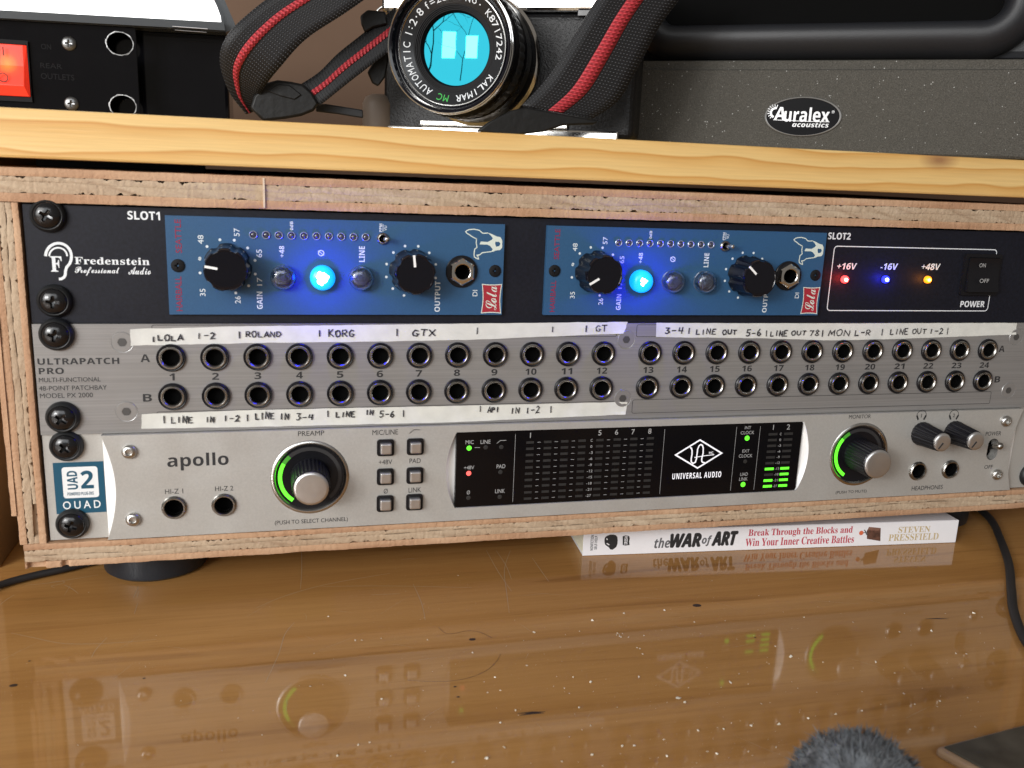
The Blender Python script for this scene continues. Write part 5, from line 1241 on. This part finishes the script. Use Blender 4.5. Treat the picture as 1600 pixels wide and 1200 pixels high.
# speaker
sp_ = thing('speaker', PA+pe*115+Vector((0,0,47.2)), 'black studio speaker with rounded front frame standing on the foam pad', 'speaker')
z0s = ZS+47.3-ZS; zt_ = z0s+300
MB().box(-4+.5, 236, 14, 150, z0s+.4, zt_, pf).build('cabinet', M['spk'], sp_, bevel=4)
# rounded frame swept round the opening
def swept_frame(x0, x1, zb, zt, rad, prof, m, name):
    P = []; F = []; path = []
    for cx_, cz_, a in ((x1-rad, zb+rad, 270), (x1-rad, zt-rad, 0), (x0+rad, zt-rad, 90), (x0+rad, zb+rad, 180)):
        for i in range(9): t_ = R(a+90*i/8); path.append((cx_, cz_, math.cos(t_), math.sin(t_)))
    n = len(path); k = len(prof)
    for cx_, cz_, c_, s_ in path:
        for off_, yy in prof: P.append(pf((cx_+(rad+off_)*c_, yy, cz_+(rad+off_)*s_)))
    for i in range(n):
        for j in range(k-1): F.append((i*k+j, i*k+j+1, ((i+1) % n)*k+j+1, ((i+1) % n)*k+j))
    return MB().add(P, F).build(name, m, sp_, smooth=50)
rec = at(1565, 34, pl=(PA+pn*-2, pn)); rx = (rec-PA).dot(pe); rzb = at(1300, 33, pl=(PA+pn*-2, pn)).z-ZS
rx0 = 12; 
bot = rzb-z0s
prof = [(0, 30), (0, 9), (.5, 4.5), (2, 1.2), (bot*.30, -.8), (bot*.55, .2), (bot*.8, 3.5), (bot*.95, 8), (bot-.3, 14), (bot-.3, 20)]
swept_frame(rx0, rx+1, rzb, zt_-20, 9, prof, M['spk'], 'front_frame')
MB().box(rx0-2, rx+3, 13, 13.8, rzb-2, zt_-15, pf).build('grille', M['spk_in'], sp_)

# ------------------------------------------------------------------ foreground things
# woolly ball
fc = at(1338, 1262, z=ZD+17); fb = thing('woolly_ball', (fc.x, fc.y, ZD), 'dark grey fuzzy woollen ball at the bottom edge of the desk', 'pompom')
RB = 19.0; cb = Vector((fc.x, fc.y, ZD+RB))
mb = MB(); prof = [(RB*math.cos(R(a))*(.93), RB*math.sin(R(a))*.93) for a in range(-90, 91, 10)]
mb.lathe(cb, [(max(.01, r_), h_) for r_, h_ in prof], 36, ax=((1,0,0),(0,1,0),(0,0,1))).build('core', M['fur'], fb, smooth=60)
mb = MB(); rnd = random.Random(5)
for i in range(6000):
    d = Vector((rnd.gauss(0,1), rnd.gauss(0,1), rnd.gauss(0,1))).normalized()
    if d.z < -.6: continue
    clump = Vector((fn(d.x*3, 1, 1.2)+fn(d.y*3, 2, 1), fn(d.y*3+5, 3, 1.2), fn(d.z*3+9, 4, 1.3)))*1.4
    tdir = (d+clump*.9+Vector((rnd.gauss(0,.25), rnd.gauss(0,.25), rnd.gauss(0,.25)))).normalized(); L0 = rnd.uniform(1.8, 4.2)
    p0 = cb+d*RB*.9; p1 = p0+(d*.55+tdir*.45)*L0*.55; p2 = p1+(tdir+Vector((rnd.gauss(0,.3), rnd.gauss(0,.3), rnd.gauss(0,.3))))*L0*.45
    s_ = d.orthogonal().normalized(); s_ = (s_*math.cos(i)+d.cross(s_)*math.sin(i))*.2
    mb.add([p0-s_, p0+s_, p1+s_*.8, p1-s_*.8, p2], [(0,1,2,3), (3,2,4)])
tag(mb.build('wool_fibres', M['fur'], fb), kind='stuff')
# dark slab with tan rim at the lower right
v0 = at(1462, 1165, z=ZD+4); v1 = at(1604, 1128, z=ZD+4); v2 = at(1540, 1208, z=ZD+4)
e1 = (v1-v0).normalized(); e2 = (v2-v0).normalized(); tr = thing('dark_tray', v0+e1*80, 'dark slab with a thin tan rim in the lower right corner of the desk', 'tray')
def quad_slab(a, l1, l2, z0, z1, m, name, bev):
    P = [Vector((q.x, q.y, z)) for z in (z0, z1) for q in (a, a+e1*l1, a+e1*l1+e2*l2, a+e2*l2)]
    return MB().add(P, [(0,1,2,3),(4,5,6,7),(0,1,5,4),(1,2,6,5),(2,3,7,6),(3,0,4,7)]).build(name, m, tr, bevel=bev)
quad_slab(v0, 150, 110, ZD+.1, ZD+3.6, M['tray_rim'], 'rim', 1.2)
quad_slab(v0+e1*1.6+e2*1.6, 147, 107, ZD+3.65, ZD+4.4, M['tray'], 'face', .3)
# crumbs, specks, scratches, hairs on the desk
rnd = random.Random(11); mb = MB()
def crumb(mb, c, s):
    P = []; 
    for i in range(7):
        d = Vector((rnd.gauss(0,1), rnd.gauss(0,1), abs(rnd.gauss(0,.6)))).normalized(); P.append(Vector((c.x, c.y, ZD+.05))+d*s*rnd.uniform(.6, 1.2))
    P[0].z = ZD+.02; P[1].z = ZD+.02
    mb.add(P, [(0,1,2),(0,2,3),(0,3,4),(0,4,5),(0,5,6),(1,2,4),(2,3,5),(3,6,1),(1,5,6),(2,6,4)])
c82 = lambda x, v: at(800+x/2, 780+v/2, z=ZD)
big = ((872,493,1.2),(520,622,1.1),(1135,510,.9),(832,703,1.1),(394,556,.8),(250,380,.8),(350,357,.6),(477,348,.7),(68,416,.7),(1067,386,.8),(685,573,1.0),(540,635,.7),(710,547,.5),(570,385,.5),(413,427,.5),(1312,413,.8),(1388,483,.6),(1420,484,.6),(925,685,.6),(1010,673,.6),(1093,662,.6),(1225,608,.6),(1337,631,.6),(1257,642,.6),(1243,720,.5),(747,708,.6),(640,795,.7),(780,640,.6),(475,752,.6),(383,770,.6),(345,772,.5),(250,800,.6),(580,725,.7),(660,720,.6),(740,790,.5),(825,775,.5),(485,803,.7),(610,790,.6),(1443,357,.8),(1448,713,.6),(210,652,.5),(245,708,.5),(190,557,.5),(245,575,.8),(45,522,.5),(10,661,.6),(913,370,.5),(1195,543,.5),(1210,415,.5),(665,380,.4),(335,428,.5),(345,420,.4),(365,432,.4),(327,425,.4),(400,468,.4),(408,485,.5),(390,465,.4),(972,510,.4),(823,460,.5))
for x, v, s in big: crumb(mb, c82(x, v), s*.88)
c62 = lambda x, v: at(400+x/2.6667, 860+v/2.6667, z=ZD)
for x, v, s in ((412,375,.9),(440,375,.6),(300,275,.6),(226,568,.6),(525,620,.6),(1160,342,.6),(1080,668,.6),(1018,720,.6),(1032,822,.8),(820,885,.8),(960,868,.9),(340,855,.7),(842,105,.4),(715,373,.5),(1535,265,.6),(1400,293,.8),(1512,350,.5),(1520,362,.5),(1505,345,.4),(1128,480,.5),(995,530,.5),(1018,585,.5),(965,592,.5),(1395,550,.8),(1285,575,.4),(1305,597,.4),(903,427,.5),(522,367,.4),(1400,853,.8),(1275,880,.5),(1525,815,.7),(1575,815,.7),(475,800,.5),(425,812,.5),(950,548,.3),(372,522,.8)): crumb(mb, c62(x, v), s*.8)
for i in range(240):
    u, v = rnd.uniform(0, 1600), 900+300*rnd.random()**.8
    if rnd.random() < .75: u = rnd.gauss(1120, 260)
    crumb(mb, at(u, v, z=ZD), rnd.uniform(.08, .22))
tag(mb.build('crumbs', M['crumb']), 'pale crumbs scattered over the brown desk', 'crumbs', kind='stuff')
mb = MB()
for u, v, s in ((21,1071,.9),(225,1060,.35),(1089,946,1.3),(738,999,.9),(711,1073,.4),(716,1089,.4),(46,1033,.3),(1180,996,.3)):
    c = at(u, v, z=ZD); mb.lathe((c.x, c.y, ZD+.02), [(s*1.6,0),(s,.1),(.01,.15)], 9, ax=((1,0,0),(0,.7,0),(0,0,1)))
for x0, v0_, x1, v1_ in ((1100,688,1200,678),(8+0,0,0,0)):
    if x0 > 100: mb.stroke([c62(x0, v0_)+Vector((0,0,.04)), c62((x0+x1)/2, (v0_+v1_)/2-4)+Vector((0,0,.04)), c62(x1, v1_)+Vector((0,0,.04))], 1.2, nrm=(0,0,1), taper=[.2,1,.2])
p_ = [at(1445, 967, z=ZD+.04), at(1465, 966.5, z=ZD+.04), at(1482, 967, z=ZD+.04)]; mb.stroke(p_, .9, nrm=(0,0,1), taper=[.2,1,.2])
p_ = [at(808, 1115, z=ZD+.04), at(832, 1113, z=ZD+.04), at(852, 1112, z=ZD+.04)]; mb.stroke(p_, 1.0, nrm=(0,0,1), taper=[.2,1,.2])
tag(mb.build('dark_specks', M['speck']), 'dark specks and nicks in the desk varnish', 'specks', kind='stuff')
mb = MB()
c35 = lambda x, v: (x/3.53, 860+v/3.53)
scr_ = [[c35(*p) for p in q] for q in (((140,192),(280,178),(420,155),(540,135)), ((270,180),(300,172),(350,170),(345,182),(285,196),(300,205)), ((355,190),(395,210),(432,238)), ((0,300),(40,268),(80,245)), ((60,455),(180,480),(340,512),(520,515),(700,505),(860,490)), ((505,590),(530,545),(590,480)), ((735,265),(750,230),(765,195)), ((755,260),(765,225)), ((740,350),(760,290)))]
c62p = lambda x, v: (400+x/2.6667, 860+v/2.6667)
scr_ += [[c62p(*p) for p in q] for q in (((270,150),(560,148),(900,155)), ((0,240),(120,190),(300,140),(560,95)), ((190,0),(190,90),(185,160)), ((960,0),(1010,90),(1065,170)), ((1060,0),(1035,80),(1045,180),(1055,260)), ((1000,0),(1040,60),(1065,120)), ((605,38),(640,35),(667,36)), ((160,300),(120,350),(95,430),(40,550)), ((655,140),(690,220),(705,290)), ((1150,30),(1220,130)), ((480,185),(600,180)))]
for q in scr_:
    Q = smooth_path([at(u, v, z=ZD+.03) for u, v in q], 5); mb.stroke(Q, .22, nrm=(0,0,1), taper=[.5+.5*math.sin(math.pi*i/(len(Q)-1)) for i in range(len(Q))])
for i in range(34):
    u, v = rnd.uniform(0, 1500), rnd.uniform(890, 1190); a = rnd.uniform(0, 6.28); L0 = rnd.uniform(5, 22)
    c = at(u, v, z=ZD+.03); mb.stroke([c, c+Vector((math.cos(a), math.sin(a), 0))*L0/2+Vector((rnd.uniform(-.6,.6), rnd.uniform(-.6,.6), 0)), c+Vector((math.cos(a), math.sin(a), 0))*L0], .10, nrm=(0,0,1), taper=[.3,1,.3])
tag(mb.build('scratches', M['scratch']), 'fine pale scratches across the desk varnish', 'scratches', kind='stuff')
mb = MB()
for q in (((630,540),(700,545),(800,545),(890,530),(960,500),(1000,465),(1018,430)), ((760,320),(790,345),(830,345),(880,335),(930,340),(985,365))):
    mb.tube(smooth_path([at(*c62p(*p), z=ZD+.12) for p in q], 6), .06, 5)
tag(mb.build('loose_hair', M['hairm'], smooth=60), 'two fine dark hairs lying curled on the desk', 'hair', kind='stuff')

tb = MB(); rnd = random.Random(3)
ctr = Vector((-790, -840, 440)); ux = Vector((.68, -.73, 0)); un = Vector((.73, .68, -.1))
def branch(p, d, L0, r, depth):
    pts = [p]; rr = [r]
    for i in range(7):
        d = (d+ux*rnd.gauss(0, .22)+Vector((0,0,1))*rnd.gauss(0, .22)).normalized(); p = p+d*L0/7; pts.append(p); rr.append(r*(1-.1*(i+1)))
        if depth and i in (1, 3, 5): branch(p, (d+ux*rnd.choice((-1, 1))*.8+Vector((0,0,rnd.uniform(-.2, .5)))).normalized(), L0*.55, r*.5, depth-1)
    tb.tube(pts, rr, 6)
branch(ctr-ux*190+Vector((0,0,-260)), Vector((.25,-.2,1)).normalized(), 560, 7, 3)
branch(ctr+ux*60+Vector((0,0,-280)), Vector((.2,-.1,1)).normalized(), 520, 4.5, 2)
tag(tb.build('tree_branches', M['speck'], smooth=60), 'bare dark tree branches outside the window, mirrored in the lens', 'branches', kind='stuff')
